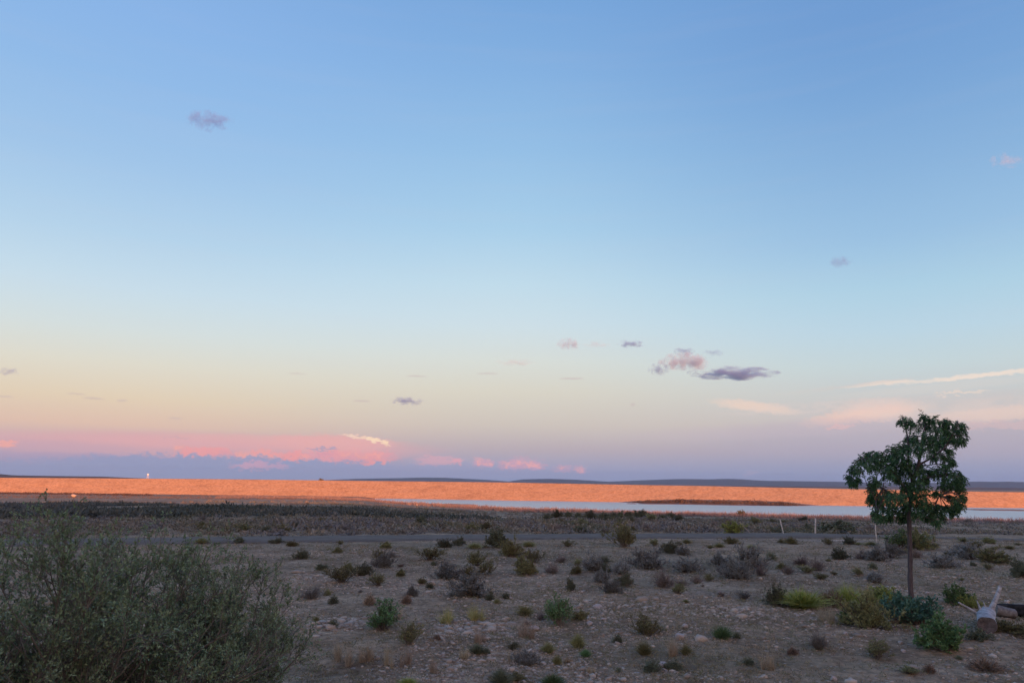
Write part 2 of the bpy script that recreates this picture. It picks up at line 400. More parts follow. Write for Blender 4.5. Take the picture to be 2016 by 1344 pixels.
hill([(1120, 952), (1200, 947.5), (1260, 945), (1325, 942.5), (1350, 942.3), (1400, 943), (1430, 941.7), (1465, 943), (1500, 945.8), (1560, 946.3), (1640, 947.5), (1700, 949), (1780, 950), (1860, 949.5), (1900, 948), (1930, 947), (1950, 948), (1985, 947.2), (2016, 948.5), (2150, 949), (2300, 952)], 12200, 1300, HM, -6, 4)
hill([(1300, 955.5), (1450, 956.0), (1600, 957), (1800, 958.4), (1880, 958.6), (2016, 960), (2200, 963)], 3800, 500, HB, -5, 6)

# ------------------------------------------------------------------ haze
def haze():
    m = bpy.data.materials.new('evening_air'); m.use_nodes = True; nt = m.node_tree; nt.nodes.clear()
    o = nt.nodes.new('ShaderNodeOutputMaterial'); p = nt.nodes.new('ShaderNodeVolumePrincipled')
    p.inputs['Color'].default_value = (.55, .72, 1.0, 1); p.inputs['Density'].default_value = 4.0e-5; p.inputs['Anisotropy'].default_value = 0.55
    nt.links.new(p.outputs[0], o.inputs['Volume'])
    x, y0, y1, z0, z1 = 13500, -700, 14200, -12.5, 190
    V = [(-x, y0, z0), (x, y0, z0), (x, y1, z0), (-x, y1, z0), (-x, y0, z1), (x, y0, z1), (x, y1, z1), (-x, y1, z1)]
    q = [(0, 3, 2, 1), (4, 5, 6, 7), (0, 1, 5, 4), (1, 2, 6, 5), (2, 3, 7, 6), (3, 0, 4, 7)]
    link('haze', mesh_np('haze', V, q, m), kind='stuff')
haze()

# ------------------------------------------------------------------ shrub archetypes (unit width, unit height)
def fit(parts):
    V = np.concatenate([p[0] for p in parts]); w = np.percentile(np.abs(V[:, :2]), 95) * 2; h = np.percentile(V[:, 2], 98)
    s = np.array([1 / w, 1 / w, 1 / h]); return [(p[0] * s, *p[1:]) for p in parts]
def arche(style, seed):
    global rng
    old = rng; rng = np.random.default_rng(1000 + seed * 13 + hash_s(style))
    leafm, kind = STY[style]
    if kind in ('round', 'airy', 'twiggy', 'leafy'):
        nst = dict(round=60, airy=34, twiggy=64, leafy=44)[kind]
        ph = rng.uniform(0, 2 * math.pi, nst); el = dict(round=(8, 85), airy=(35, 82), twiggy=(18, 85), leafy=(15, 85))[kind]
        e = np.radians(rng.uniform(*el, nst)); D = np.stack([np.cos(ph) * np.cos(e), np.sin(ph) * np.cos(e), np.sin(e)], 1)
        lob = .75 + .35 * np.sin(ph * 2 + seed) + .15 * np.sin(ph * 3 + seed * 2); Ln = rng.uniform(.38, .60, nst) * lob
        S = np.stack([rng.normal(0, .05, nst), rng.normal(0, .05, nst), np.zeros(nst) - .01], 1)
        P0 = grow(S, D, Ln, 5, .13, .06 if kind == 'airy' else .0)
        s1, d1 = kids(P0, 6, .3, .98, .65); P1 = grow(s1, d1 + [0, 0, .25], rng.uniform(.09, .20, len(s1)), 3, .2, .05)
        s2, d2 = kids(P1, 3, .3, 1, .8); P2 = grow(s2, d2 + [0, 0, .2], rng.uniform(.04, .09, len(s2)), 2, .1, 0)
        tb = [tubes(P0, np.linspace(.009, .004, 5)[None].repeat(nst, 0), 4), tubes(P1, np.linspace(.004, .0022, 3)[None].repeat(len(P1), 0), 3), tubes(P2, np.linspace(.0025, .0015, 2)[None].repeat(len(P2), 0), 3)]
        nl = dict(round=6, airy=4, twiggy=2, leafy=5)[kind]
        q, d = kids(P2, nl, 0, 1, .9); q1, d1 = kids(P1, nl, .2, 1, .9)
        q = np.concatenate([q, q1]); d = np.concatenate([d, d1])
        Ls = dict(round=.050, airy=.042, twiggy=.03, leafy=.062)[kind]
        lf = leaves(q, d + [0, 0, .3], rng.uniform(.6, 1.3, len(q)) * Ls, Ls * dict(round=.34, airy=.45, twiggy=.3, leafy=.5)[kind])
        lf = [lf]
    elif kind == 'cushion':
        n = 900; ph = rng.uniform(0, 2 * math.pi, n); e = np.arcsin(rng.uniform(.05, 1, n)); D = np.stack([np.cos(ph) * np.cos(e), np.sin(ph) * np.cos(e), np.sin(e)], 1)
        rr = .32 * (1 + .25 * np.sin(ph * 3 + seed)); lf = [leaves(D * (rr * rng.uniform(.35, 1, n))[:, None], D + rng.normal(size=(n, 3)) * .35, rng.uniform(.08, .18, n), .02)]
        P0 = grow(np.zeros((30, 3)), D[:30], np.full(30, .35), 3, .1); tb = [tubes(P0, np.full((30, 3), .005), 3)]
    elif kind in ('grass', 'drygrass'):
        n = 900 if kind == 'grass' else 460
        nc = 1 if kind == 'grass' else 5; cc = rng.normal(0, .26, (nc, 2)); ci = rng.integers(0, nc, n)
        ph = rng.uniform(0, 2 * math.pi, n); e = np.radians(rng.uniform(30, 88, n) if kind == 'grass' else rng.uniform(28, 88, n))
        D = np.stack([np.cos(ph) * np.cos(e), np.sin(ph) * np.cos(e), np.sin(e)], 1)
        S = np.stack([cc[ci, 0] * (nc > 1) + rng.normal(0, .06, n), cc[ci, 1] * (nc > 1) + rng.normal(0, .06, n), np.zeros(n) - .01], 1)
        lf = [blades(S, D, rng.uniform(.3, .62, n) if kind == 'grass' else .18 + .5 * rng.uniform(0, 1, n) ** 1.6, rng.uniform(.010, .018, n), .45)]
        P0 = grow(S[:14], D[:14] + [0, 0, 1.], rng.uniform(.5, .7, 14), 4, .06); tb = [tubes(P0, np.linspace(.003, .0015, 4)[None].repeat(14, 0), 3)]
    al = fit([(*t, 1) for t in tb] + [(*l, 0) for l in lf])
    st = [p for p in al if p[2] == 1]; le = [p for p in al if p[2] == 0]
    Vs, Fs, _ = cat(st); Vl, Fl, _ = cat(le); Va, Fa, Ma = cat(al)
    bark = M['bark_d'] if kind in ('round', 'cushion') else M['bark']
    if kind in ('grass', 'drygrass'): bark = M[leafm]
    r = (mesh_np('foliage', Vl, Fl, M[leafm]), mesh_np('stems', Vs, Fs, bark), mesh_np(STYN[style], Va, Fa, [M[leafm], bark], mi=Ma))
    rng = old
    return r
def hash_s(s): return sum(ord(c) * (i + 1) for i, c in enumerate(s)) % 997
STY = {'blue': ('blue', 'round'), 'twig': ('purple', 'twiggy'), 'olive': ('olive', 'airy'), 'oliver': ('olive', 'round'), 'green': ('green', 'leafy'), 'greena': ('green', 'airy'), 'dark': ('dark', 'round'), 'darkl': ('dark', 'leafy'),
       'teal': ('teal', 'leafy'), 'cush': ('dark', 'cushion'), 'cushb': ('brown', 'cushion'), 'gg': ('green', 'grass'), 'gd': ('dark', 'grass'), 'go': ('olive', 'grass'), 'gy': ('yellow', 'drygrass'), 'gl': ('lime', 'grass'), 'gs': ('straw', 'drygrass'), 'brown': ('brown', 'round'), 'bluet': ('blue', 'twiggy'), 'yb': ('lime', 'round')}
STYN = {k: ('grass_tuft' if v[1] in ('grass', 'drygrass') else 'cushion_plant' if v[1] == 'cushion' else 'shrub') for k, v in STY.items()}
_arc = {}
def get_arc(style):
    v = random.randrange(3)
    if (style, v) not in _arc: _arc[(style, v)] = arche(style, v)
    return _arc[(style, v)]
OCC = [(1946, 1240, 90), (1910, 1215, 60)]
def place(px, py, w, h, style, label=None, group=None, big=None, sink=.02):
    x, y, z, t = gat(px, py); W = w * t / F; H = h * t / F
    fol, st, allm = get_arc(style); rot = (0, 0, random.uniform(0, 6.28)); s = (W, W, H)
    OCC.append((px, py, w))
    catg = {'grass_tuft': 'grass', 'cushion_plant': 'plant', 'shrub': 'shrub'}[STYN[style]]
    if big is None: big = w >= 24
    if big:
        e = bpy.data.objects.new(STYN[style], None); C.objects.link(e); e.location = (x, y, z - sink * H); e.rotation_euler = rot; e.scale = s; e.empty_display_size = .2
        link('foliage', fol, e); link('stems', st, e)
    else:
        e = link(STYN[style], allm, None, (x, y, z - sink * H)); e.rotation_euler = rot; e.scale = s
    tagd(e, label, catg, group)
    return e
exec_list = []
G = 'shrubs and tufts growing on the stony flat'
PL = [
 # (px, py base, w, h, style, label)
 (757,1117,30,28,'blue','compact blue grey shrub short of the road, left of the pair of bigger blue shrubs'),
 (980,1077,42,30,'darkl','dark leafy bush at the near edge of the road, above the midpoint of the flat'),
 (1004,1096,36,30,'oliver','olive bush touching the lower right of the dark roadside bush'),
 (876,1138,50,27,'blue','upper of the two big blue grey shrubs left of the middle'),
 (930,1172,68,42,'blue','widest blue grey shrub left of the middle, lower of its pair'),
 (727,1190,20,19,'cushb','small round brown cushion plant above the airy green bush'),
 (800,1187,17,15,'cushb','small dark cushion plant right of the round brown cushion plant'),
 (755,1240,74,54,'greena','airy fresh green bush left of the tall olive tuft'),
 (806,1268,42,40,'olive','tall olive bush with reddish base beside the airy green bush'),
 (884,1224,38,28,'gy','left clump of the pale yellow grass'),
 (941,1220,50,30,'gy','right and larger clump of the pale yellow grass'),
 (940,1286,30,19,'gd','dark green low tuft below the pale yellow grass'),
 (985,1350,38,34,'gd','dark green tuft cut by the bottom edge of the photo, just left of centre'),
 (803,1348,30,14,'gl','bright green tuft at the bottom edge below the straw grass'),
 (668,1300,44,40,'gs','left part of the tall straw coloured grass beside the big thorny bush'),
 (712,1304,52,46,'gs','right part of the tall straw coloured grass beside the big thorny bush'),
 (762,1312,24,44,'gs','thin pale standing grass stalks right of the straw grass'),
 (656,1188,18,14,'cush','dark little cushion plant near the right edge of the big thorny bush'),
 (613,1178,38,24,'bluet','low grey twiggy shrub just right of the big thorny bush'),
 (672,1146,52,28,'olive','spreading olive shrub left of the middle ground'),
 (715,1132,30,20,'dark','dark low shrub touching the spreading olive shrub'),
 (744,1152,34,22,'olive','loose olive shrub right below the spreading olive shrub'),
 (847,1102,44,24,'olive','airy olive shrub between the compact blue shrub and the road'),
 (593,1100,24,16,'dark','small dark shrub near the road at the far left of the flat'),
 (874,1077,30,15,'dark','flat dark shrub on the verge left of the dark roadside bush'),
 (904,1074,18,16,'dark','small dark shrub on the verge between flat dark shrub and roadside bush'),
 (938,1113,40,26,'olive','olive shrub above the widest blue shrub'),
 (955,1131,34,26,'olive','olive twiggy shrub right behind the widest blue shrub'),
 (811,1172,22,17,'blue','spiky small grey blue shrub above the dark cushion plant'),
 (1033,1130,42,32,'oliver','dark olive shrub right of centre left of the purple grey shrub'),
 (1050,1108,36,24,'olive','olive shrub close behind the dark olive shrub at centre'),
 (1228,1077,50,46,'olive','tall fan shaped olive bush standing against the road'),
 (1170,1123,38,28,'blue','rounded blue shrub with two smaller blue shrubs below right'),
 (1087,1128,32,18,'twig','purple grey low shrub right of the dark olive shrub'),
 (1223,1128,34,23,'blue','blue grey shrub below the tall fan shaped bush'),
 (1185,1146,30,24,'blue','blue grey shrub under the rounded blue shrub'),
 (1229,1155,26,25,'dark','dark blue shrub right of the lowest blue shrub of the cluster'),
 (1203,1166,32,22,'blue','lowest blue shrub of the cluster under the fan shaped bush'),
 (1277,1118,54,33,'blue','wide dark blue shrub right of the cluster of blue shrubs'),
 (1351,1127,44,27,'blue','wide blue grey shrub in the middle of the right half'),
 (1345,1092,24,18,'blue','small blue shrub higher up above the wide blue grey shrub'),
 (1307,1156,38,33,'twig','bare twiggy purple grey shrub right of centre'),
 (1371,1148,22,15,'twig','little twiggy shrub right of the bare twiggy shrub'),
 (1447,1140,50,36,'blue','large dark blue shrub, left and lower of the touching pair'),
 (1474,1118,48,40,'blue','large blue green shrub, right and upper of the touching pair'),
 (1416,1112,32,22,'blue','blue shrub left above the touching pair'),
 (1497,1133,22,22,'twig','pale twiggy shrub right of the touching pair'),
 (1465,1178,26,15,'bluet','low grey shrub below the touching pair'),
 (1124,1162,17,21,'dark','small upright dark shrub above the tall stemmed shrub'),
 (1102,1230,54,48,'greena','tall stemmed grey green shrub with long bare shoots near centre'),
 (1034,1211,28,20,'go','olive tuft left of the tall stemmed shrub'),
 (1142,1219,28,15,'oliver','low olive plant right of the tall stemmed shrub'),
 (1275,1252,48,37,'olive','yellow olive airy bush at the centre right foreground'),
 (1422,1257,32,26,'gg','bright green round tuft alone on the gravel right of centre'),
 (1138,1275,25,28,'go','upright olive tuft below the tall stemmed shrub'),
 (1079,1285,23,20,'go','olive tuft left of the upright olive tuft'),
 (1269,1288,27,24,'go','round olive tuft right below the yellow olive airy bush'),
 (1153,1292,18,15,'gg','small green tuft just right below the upright olive tuft'),
 (1039,1308,42,27,'blue','blue green cushion shrub near the bottom just right of centre'),
 (1097,1308,15,19,'go','narrow olive tuft right of the blue green cushion shrub'),
 (1012,1279,21,17,'gd','dark tuft above the blue green cushion shrub'),
 (1089,1349,40,22,'gg','green tuft at the bottom edge right of centre'),
 (1285,1322,36,18,'dark','flat dark shrub beside pale stones near the bottom'),
 (1328,1319,30,16,'dark','flat dark shrub right of the pale stones near the bottom'),
 (1351,1288,18,20,'go','small olive tuft above the flat dark shrubs'),
 (1216,1264,17,14,'cush','small dark cushion plant left of the yellow olive airy bush'),
 (1446,1050,36,21,'yb','yellow green bush beyond the road near the leaning pole'),
 (1460,1017,18,11,'darkl','dark bush standing out against the water at the near shore'),
 (1528,1192,32,36,'dark','upright dark green shrub at the left end of the green row'),
 (1583,1194,88,33,'gl','wide yellow green grass mound right of the upright dark shrub'),
 (1636,1193,44,26,'cushb','brown plant between the two yellow green grass mounds'),
 (1670,1194,46,42,'gl','tall yellow green tuft left of the tree'),
 (1714,1190,54,40,'gy','pale yellow feathery grass behind the big olive bush'),
 (1748,1192,62,32,'yb','pale olive feathery shrub just left of the tree trunk'),
 (1710,1236,80,56,'oliver','big dark olive bush left of the tree'),
 (1670,1226,32,25,'green','small green shrub touching the left of the big dark olive bush'),
 (1812,1231,92,52,'teal','blue green leafy bush around the foot of the tree'),
 (1858,1279,78,56,'green','dark green bush right below the tree, nearest the fallen log'),
 (1886,1190,44,33,'green','fresh green bush behind the left branch of the fallen log'),
 (1912,1196,34,20,'yb','low yellow olive plant between the fresh green bush and the log'),
 (1611,1278,40,32,'bluet','grey green spiky shrub in the lower right foreground'),
 (1727,1296,48,34,'olive','reddish olive airy shrub below the big dark olive bush'),
 (1925,1259,42,18,'darkl','low dark leaves under the cut end of the log'),
 (1855,1117,44,24,'blue','blue shrub right of the tree trunk'),
 (1907,1100,54,28,'blue','wide dark blue shrub further right near the road'),
 (1955,1108,52,26,'oliver','olive shrub right of the wide dark blue shrub'),
 (2012,1136,36,32,'dark','dark shrub cut by the right edge of the photo'),
 (1722,1146,30,20,'blue','small dark blue shrub left of the tree trunk on bare ground'),
 (1718,1121,15,13,'cush','tiny dark cushion plant above the small dark blue shrub'),
 (1608,1123,28,23,'twig','dark twiggy shrub between the posts and the green row'),
 (1578,1113,30,18,'twig','purple twiggy shrub below the tallest white post'),
 (1552,1130,22,17,'twig','small twiggy shrub left below the purple twiggy shrub'),
 (1652,1100,30,20,'dark','dark shrub below the road between two white posts'),
 (1727,1103,38,26,'blue','dark blue shrub below the right white post'),
 (1753,1097,30,27,'blue','blue grey shrub close left of the trunk below the road'),
 (1695,1100,24,17,'twig','grey shrub left of the dark blue shrub below the right post'),
 (1810,1081,42,34,'oliver','dark olive bush right behind the tree trunk near the road'),
 (1768,1080,50,36,'greena','wide loose green shrub left behind the tree trunk near the road'),
 (1518,1103,18,15,'cush','small cushion plant below the left white post'),
 (1640,1049,72,22,'darkl','long dark green bush beyond the road behind the white posts'),
 (965,1181,16,12,'cush','small dark cushion plant right below the widest blue shrub'),
 (996,1178,13,11,'cush','tiny dark cushion plant right of centre below the widest blue shrub'),
 (846,1158,14,11,'cush','tiny cushion plant left of the widest blue shrub'),
 (1020,1338,36,12,'oliver','low olive plant at the bottom beside the dark green tuft'),
 (1990,1246,60,22,'oliver','olive shrub at the right edge in front of the logs'),
 (1940,1318,56,20,'cushb','reddish brown low plant in the bottom right corner'),
 (1790,1325,40,14,'olive','low olive herb patch at the bottom right'),
]
for p in PL: place(*p, group=G)
def free(px, py, w):
    return all(abs(px - a) > (w + c) * .45 or abs(py - b) > 9 for a, b, c in OCC)
def scatter(n, x0, x1, y0, y1, styles, wr, label, group, hr=.75, pw=1.0):
    k = 0; tries = 0
    while k < n and tries < n * 40:
        tries += 1
        px = random.uniform(x0, x1); py = y0 + (y1 - y0) * random.random() ** pw
        w = random.uniform(*wr)
        if y1 - y0 > 60 and random.random() < .62:       # seedlings gather round the bigger plants
            c_ = random.choice(OCC[2:]); px = c_[0] + random.choice((-1, 1)) * random.uniform(.5, 1.1) * (c_[2] * .5 + w); py = c_[1] + random.uniform(-11, 7)
            if not (x0 < px < x1 and y0 < py < y1): continue
            if not free(px, py, w * .3): continue
        elif not free(px, py, w): continue
        place(px, py, w, w * hr * random.uniform(.8, 1.2), random.choice(styles), label, group); k += 1
scatter(46, 590, 2014, 1082, 1180, ['dark', 'olive', 'twig', 'olive', 'bluet', 'oliver'], (8, 28), 'small dull shrub, one of many dotted over the far half of the stony flat', 'small shrubs dotted over the far half of the flat', .6)
scatter(20, 600, 2014, 1185, 1335, ['cush', 'cushb', 'go', 'gd', 'twig'], (10, 20), 'little low tuft, one of many among the pebbles of the near foreground', 'little tufts among the near pebbles', .75)
scatter(12, 620, 2000, 1200, 1340, ['gs'], (16, 34), 'thin wisp of dry pale grass rising from the near pebbles', 'wisps of dry grass among the near pebbles', 1.1)
scatter(30, 330, 2014, 1068, 1082, ['oliver', 'dark', 'olive', 'go'], (12, 26), 'low shrub on the verge along the near side of the road', 'low shrubs along the near verge', .5)
scatter(50, 380, 2014, 1024, 1049, ['oliver', 'dark', 'bluet', 'twig', 'olive'], (12, 28), 'low grey olive shrub on the ground between the road and the reservoir', 'shrubs between the road and the reservoir', .55)
scatter(34, 1075, 1335, 1018, 1024, ['darkl', 'dark'], (13, 24), 'dark green bush in the row along the near shore of the water', 'dark green bushes along the shore', .7)

# ------------------------------------------------------------------ stuff: far scrub, shore brush, thicket, grass litter, gravel
def clumps(name, XY, size, aspect, matl, nleaf, label, catg, lw=.42, lean=.55):
    n = len(XY); z = Tf(XY[:, 0], XY[:, 1]); base = np.column_stack([XY, z])
    ph = rng.uniform(0, 2 * math.pi, (n, nleaf)); e = np.arcsin(rng.uniform(.0, 1, (n, nleaf)))
    D = np.stack([np.cos(ph) * np.cos(e), np.sin(ph) * np.cos(e), np.sin(e) * aspect], -1)
    rad = rng.uniform(.25, 1, (n, nleaf, 1)) * size[:, None, None] * .5
    p = base[:, None] + D * rad; d = D + rng.normal(size=D.shape) * lean + [0, 0, .2]
    L = np.repeat(size, nleaf) * rng.uniform(.12, .30, n * nleaf)
    V, Fq = leaves(p.reshape(-1, 3), d.reshape(-1, 3), L, L * lw)
    o = link(name, mesh_np(name, V, Fq, matl)); tagd(o, label, catg, kind='stuff'); return o
def region(n, x0, x1, y0, y1, zref):
    """random ground points whose bearings / depression fall in a patch (uniform in ground area between two distances)"""
    a = np.array([az_of(q) for q in np.linspace(x0, x1, 9)]); aa = rng.uniform(a[0], a[-1], n * 2)
    cx = .5 * (x0 + x1); g1 = gat(cx, y1); g0 = gat(cx, y0); r1 = math.hypot(g1[0], g1[1]); r0 = math.hypot(g0[0], g0[1]); aa = aa + rng.normal(0, .025, len(aa))
    rr = np.sqrt(rng.uniform(r1 ** 2, r0 ** 2, n * 2)) if r0 / r1 < 1.6 else r1 * (r0 / r1) ** rng.uniform(0, 1, n * 2)
    return np.column_stack([rr * np.sin(aa), rr * np.cos(aa)])[:n]
def dn_of(XY): return np.interp(np.arctan2(XY[:, 0], XY[:, 1]), NA, ND)
def scrub_mat(name, cols, scale):
    m, nt, b = mat(name); tc = nt.nodes.new('ShaderNodeTexCoord'); g = nt.nodes.new('ShaderNodeNewGeometry')
    mp = nt.nodes.new('ShaderNodeMapping'); nt.links.new(tc.outputs['Object'], mp.inputs['Vector']); mp.inputs['Scale'].default_value = (1, .5, .2)
    c = ramp(nt, noise(nt, mp.outputs[0], scale, 4, .7), cols)
    nt.links.new(mixc(nt, .8, c, ramp(nt, g.outputs['Random Per Island'], [(0, (.5, .5, .5)), (1, (1.4, 1.4, 1.4))]), 'MULTIPLY'), b.inputs['Base Color']); return m
SM = scrub_mat('plain_scrub', [(.3, (.08, .10, .08)), (.42, (.15, .155, .11)), (.5, (.22, .20, .17)), (.56, (.15, .155, .17)), (.66, (.30, .27, .21)), (.75, (.11, .14, .09))], .12)
rp = np.array([gat(a_, b_)[:2] for a_, b_ in ROADPX]); ra = np.arctan2(rp[:, 0], rp[:, 1]); rd = np.hypot(*rp.T)
A_ = region(16000, -60, 2080, 1006, 1062, -3); A_ = A_[(np.hypot(*A_.T) < dn_of(A_) - 2) & (np.hypot(*A_.T) > np.interp(np.arctan2(A_[:, 0], A_[:, 1]), ra, rd) + 2.1)]
pm = fbm(A_[:, 0] * .05, A_[:, 1] * .03, 3, 91) + rng.normal(0, .12, len(A_)) > -.16; A_ = A_[pm]
clumps('scrub', A_, rng.uniform(.25, 1.0, len(A_)) * rng.uniform(.5, 1.15, len(A_)) * (1 + np.hypot(*A_.T) / 260), .55, SM, 26, 'low mixed scrub covering the plain between the road and the reservoir', 'scrub')
# purplish dry brush along the near shore
BM = scrub_mat('shore_brush', [(.3, (.14, .115, .125)), (.5, (.22, .18, .19)), (.7, (.31, .255, .255))], .08)
def gpts_(n, r0, r1):
    aa = rng.uniform(R(-38), R(38), n); rr = r0 * (r1 / r0) ** rng.uniform(0, 1, n); return np.column_stack([rr * np.sin(aa), rr * np.cos(aa)])
def shore(n, a0, a1, d0, d1):
    aa = rng.uniform(a0, a1, n); rr = np.interp(aa, NA, ND) - rng.uniform(d0, d1, n) ; return np.column_stack([rr * np.sin(aa), rr * np.cos(aa)])
B_ = shore(7000, az_of(430), az_of(2040), 1, 85)
w_ = np.arctan2(B_[:, 0], B_[:, 1]); keep = rng.uniform(size=len(B_)) < np.interp(w_, [az_of(430), az_of(1000), az_of(1500), az_of(2040)], [1, 1, .55, .35]); B_ = B_[keep]
z = Tf(B_[:, 0], B_[:, 1]); nb = 16
S = np.repeat(np.column_stack([B_, z]), nb, 0); S[:, :2] += rng.normal(0, .5, (len(S), 2)); D = rng.normal(0, .28, (len(S), 3)) + [0, 0, 1]
V, Fq = blades(S, D, np.repeat(rng.uniform(.6, 1.9, len(B_)) * rng.uniform(.6, 1.2, len(B_)), nb) * rng.uniform(.5, 1.1, len(S)), .09, .3)
tagd(link('dry_brush', mesh_np('dry_brush', V, Fq, BM)), 'belt of thin purple brown dry brush fringing the near shore', 'brush', kind='stuff')
# dark blue-green thickets on the left behind the thorny bush
TM = scrub_mat('thicket', [(.3, (.06, .085, .075)), (.5, (.105, .12, .11)), (.7, (.14, .15, .15))], .03)
th = []
for (x0, x1, y0, y1, n) in [(-40, 420, 1009, 1021, 1300), (-40, 300, 993, 1000, 1100), (300, 760, 1003, 1010, 900), (480, 960, 1012, 1018, 700)]:
    th.append(region(n, x0, x1, y0, y1, -3))
T_ = np.concatenate(th); T_ = T_[fbm(T_[:, 0] * .03, T_[:, 1] * .03, 3, 66) > -.25]
T_ = T_[np.hypot(*T_.T) < dn_of(T_) - 20]
clumps('thicket', T_, rng.uniform(.6, 1.9, len(T_)) * (.75 + .6 * vn(T_[:, 0] * .08, T_[:, 1] * .08, 4)), .6, TM, 34, 'dark blue green thicket massed in bands beyond the road on the left', 'thicket', .35)
# brush at the foot of the dam: left land and the far bank
FM = scrub_mat('far_brush', [(.3, (.09, .065, .055)), (.5, (.15, .11, .09)), (.7, (.21, .15, .12))], .06)
fb = []
aa = rng.uniform(az_of(-40), az_of(820), 5200); toe = np.interp(aa, DA, DD); rr = toe - rng.uniform(2, 190, len(aa)) ; fb.append(np.column_stack([rr * np.sin(aa), rr * np.cos(aa)]))
X_ = np.concatenate(fb); X_ = X_[Tf(X_[:, 0], X_[:, 1]) > WZ + .3]
clumps('far_brush', X_, rng.uniform(.6, 1.4, len(X_)), .5, FM, 18, 'reddish brush on the low land between thickets and the foot of the dam', 'brush')
aa = rng.uniform(az_of(1180), az_of(1630), 1500); fo = np.interp(aa, FA, FO); toe = np.interp(aa, DA, DD); rr = toe - 4 - fo * rng.uniform(.05, .5, len(aa)); W_ = np.column_stack([rr * np.sin(aa), rr * np.cos(aa)])
fo = np.interp(np.arctan2(W_[:, 0], W_[:, 1]), FA, FO)
clumps('bank_brush', W_, rng.uniform(.8, 2.8, len(W_)) * (.35 + fo / 46) * (.5 + vn(W_[:, 0] * .12, W_[:, 1] * .02, 8)), .7, scrub_mat('bank_brush', [(.3, (.06, .05, .045)), (.7, (.13, .095, .08))], .08), 16, 'dark brush on the tongue of land at the far water edge below the dam', 'brush')
# left rise: shrub line
aa = rng.uniform(az_of(-40), az_of(300), 420); rr = np.interp(aa, DA, DD) - rng.uniform(8, 60, 420); U_ = np.column_stack([rr * np.sin(aa), rr * np.cos(aa)])
clumps('shrub_line', U_, rng.uniform(1.3, 2.6, len(U_)), .6, scrub_mat('rise_brush', [(.3, (.06, .045, .045)), (.7, (.12, .085, .075))], .08), 26, 'dark reddish line of bushes before the dam at the far left', 'bushes')

# low dead herb cover on the near flat
q = gpts_(62000, 10, 60)
q = q[fbm(q[:, 0] * .3, q[:, 1] * .35, 3, 121) + rng.normal(0, .22, len(q)) > -.04]
q = q[np.abs(np.hypot(*q.T) - np.interp(np.arctan2(q[:, 0], q[:, 1]), ra, rd)) > 2.0]
GM = scrub_mat('dead_herb', [(.3, (.14, .115, .075)), (.42, (.27, .215, .14)), (.5, (.19, .19, .11)), (.6, (.36, .285, .195)), (.72, (.19, .165, .12))], .3)
clumps('herb_cover', q, rng.uniform(.05, .26, len(q)) * rng.uniform(.5, 1., len(q)) * (.7 + np.hypot(*q.T) / 50), .5, GM, 14, 'low dead herbs and litter matting the dusty flat', 'ground cover', .3, .9)
# gravel
def ico():
    t = (1 + 5 ** .5) / 2
    v = np.array([(-1, t, 0), (1, t, 0), (-1, -t, 0), (1, -t, 0), (0, -1, t), (0, 1, t), (0, -1, -t), (0, 1, -t), (t, 0, -1), (t, 0, 1), (-t, 0, -1), (-t, 0, 1)], float); v /= np.linalg.norm(v[0])
    f = np.array([(0, 11, 5), (0, 5, 1), (0, 1, 7), (0, 7, 10), (0, 10, 11), (1, 5, 9), (5, 11, 4), (11, 10, 2), (10, 7, 6), (7, 1, 8), (3, 9, 4), (3, 4, 2), (3, 2, 6), (3, 6, 8), (3, 8, 9), (4, 9, 5), (2, 4, 11), (6, 2, 10), (8, 6, 7), (9, 8, 1)])
    return v, f
IV, IF = ico()
def stones(XY, size, flat=.55):
    n = len(XY); z = Tf(XY[:, 0], XY[:, 1]); s = size[:, None] * rng.uniform(.6, 1.25, (n, 3)) * np.array([1.15, 1, flat]); j = 1 + rng.normal(0, .17, (n, 12, 1))
    a = rng.uniform(0, 6.28, n); c, sn = np.cos(a)[:, None], np.sin(a)[:, None]
    V = IV[None] * j * s[:, None]; X = V[..., 0] * c - V[..., 1] * sn; Y = V[..., 0] * sn + V[..., 1] * c
    V = np.stack([X + XY[:, :1], Y + XY[:, 1:], V[..., 2] + z[:, None] + s[:, 2:3] * .25], -1)
    Fq = IF[None] + (np.arange(n) * 12)[:, None, None]
    return V.reshape(-1, 3), Fq.reshape(-1, 3)
def gpts(n, r0, r1):
    aa = rng.uniform(R(-38), R(38), n); rr = r0 * (r1 / r0) ** rng.uniform(0, 1, n); return np.column_stack([rr * np.sin(aa), rr * np.cos(aa)])
g = gpts(95000, 9.5, 40)
dens = .34 + 1.7 * fbm(g[:, 0] * .3, g[:, 1] * .35, 3, 61) + .25 * fbm(g[:, 0] * 1.5, g[:, 1] * 1.5, 2, 62)
g = g[rng.uniform(size=len(g)) < dens]
V1, F1 = stones(g, np.exp(rng.normal(-3.95, .5, len(g))))
# low pale stony ledges running across the flat
led = []
for (x0, x1, py, n, w) in [(600, 800, 1088, 150, 1.0), (1330, 1450, 1083, 60, .5), (1000, 1120, 1085, 70, .6), (560, 700, 1137, 160, .7), (1850, 2016, 1150, 260, 2.2), (1900, 2016, 1036, 120, 4.0), (760, 900, 1030, 160, 6.0), (1140, 1330, 1193, 220, 1.2), (860, 1000, 1240, 260, .6), (1380, 1500, 1205, 160, .7), (620, 720, 1225, 200, .5), (1700, 1780, 1158, 50, .4)]:
    for _ in range(int(n * 1.7)):
        q = random.uniform(x0, x1); x, y, z_, t = gat(q, py); led.append((x + random.gauss(0, .1), y + random.gauss(0, w)))
led = np.array(led); V2, F2 = stones(led, np.exp(rng.normal(-3.35, .5, len(led))), .45)
V, Fq, _ = cat([(V1, F1), (V2, F2)])
tagd(link('gravel', mesh_np('gravel', V, Fq, M['gravel'])), 'pale limestone gravel strewn over the dusty flat', 'gravel', kind='stuff')
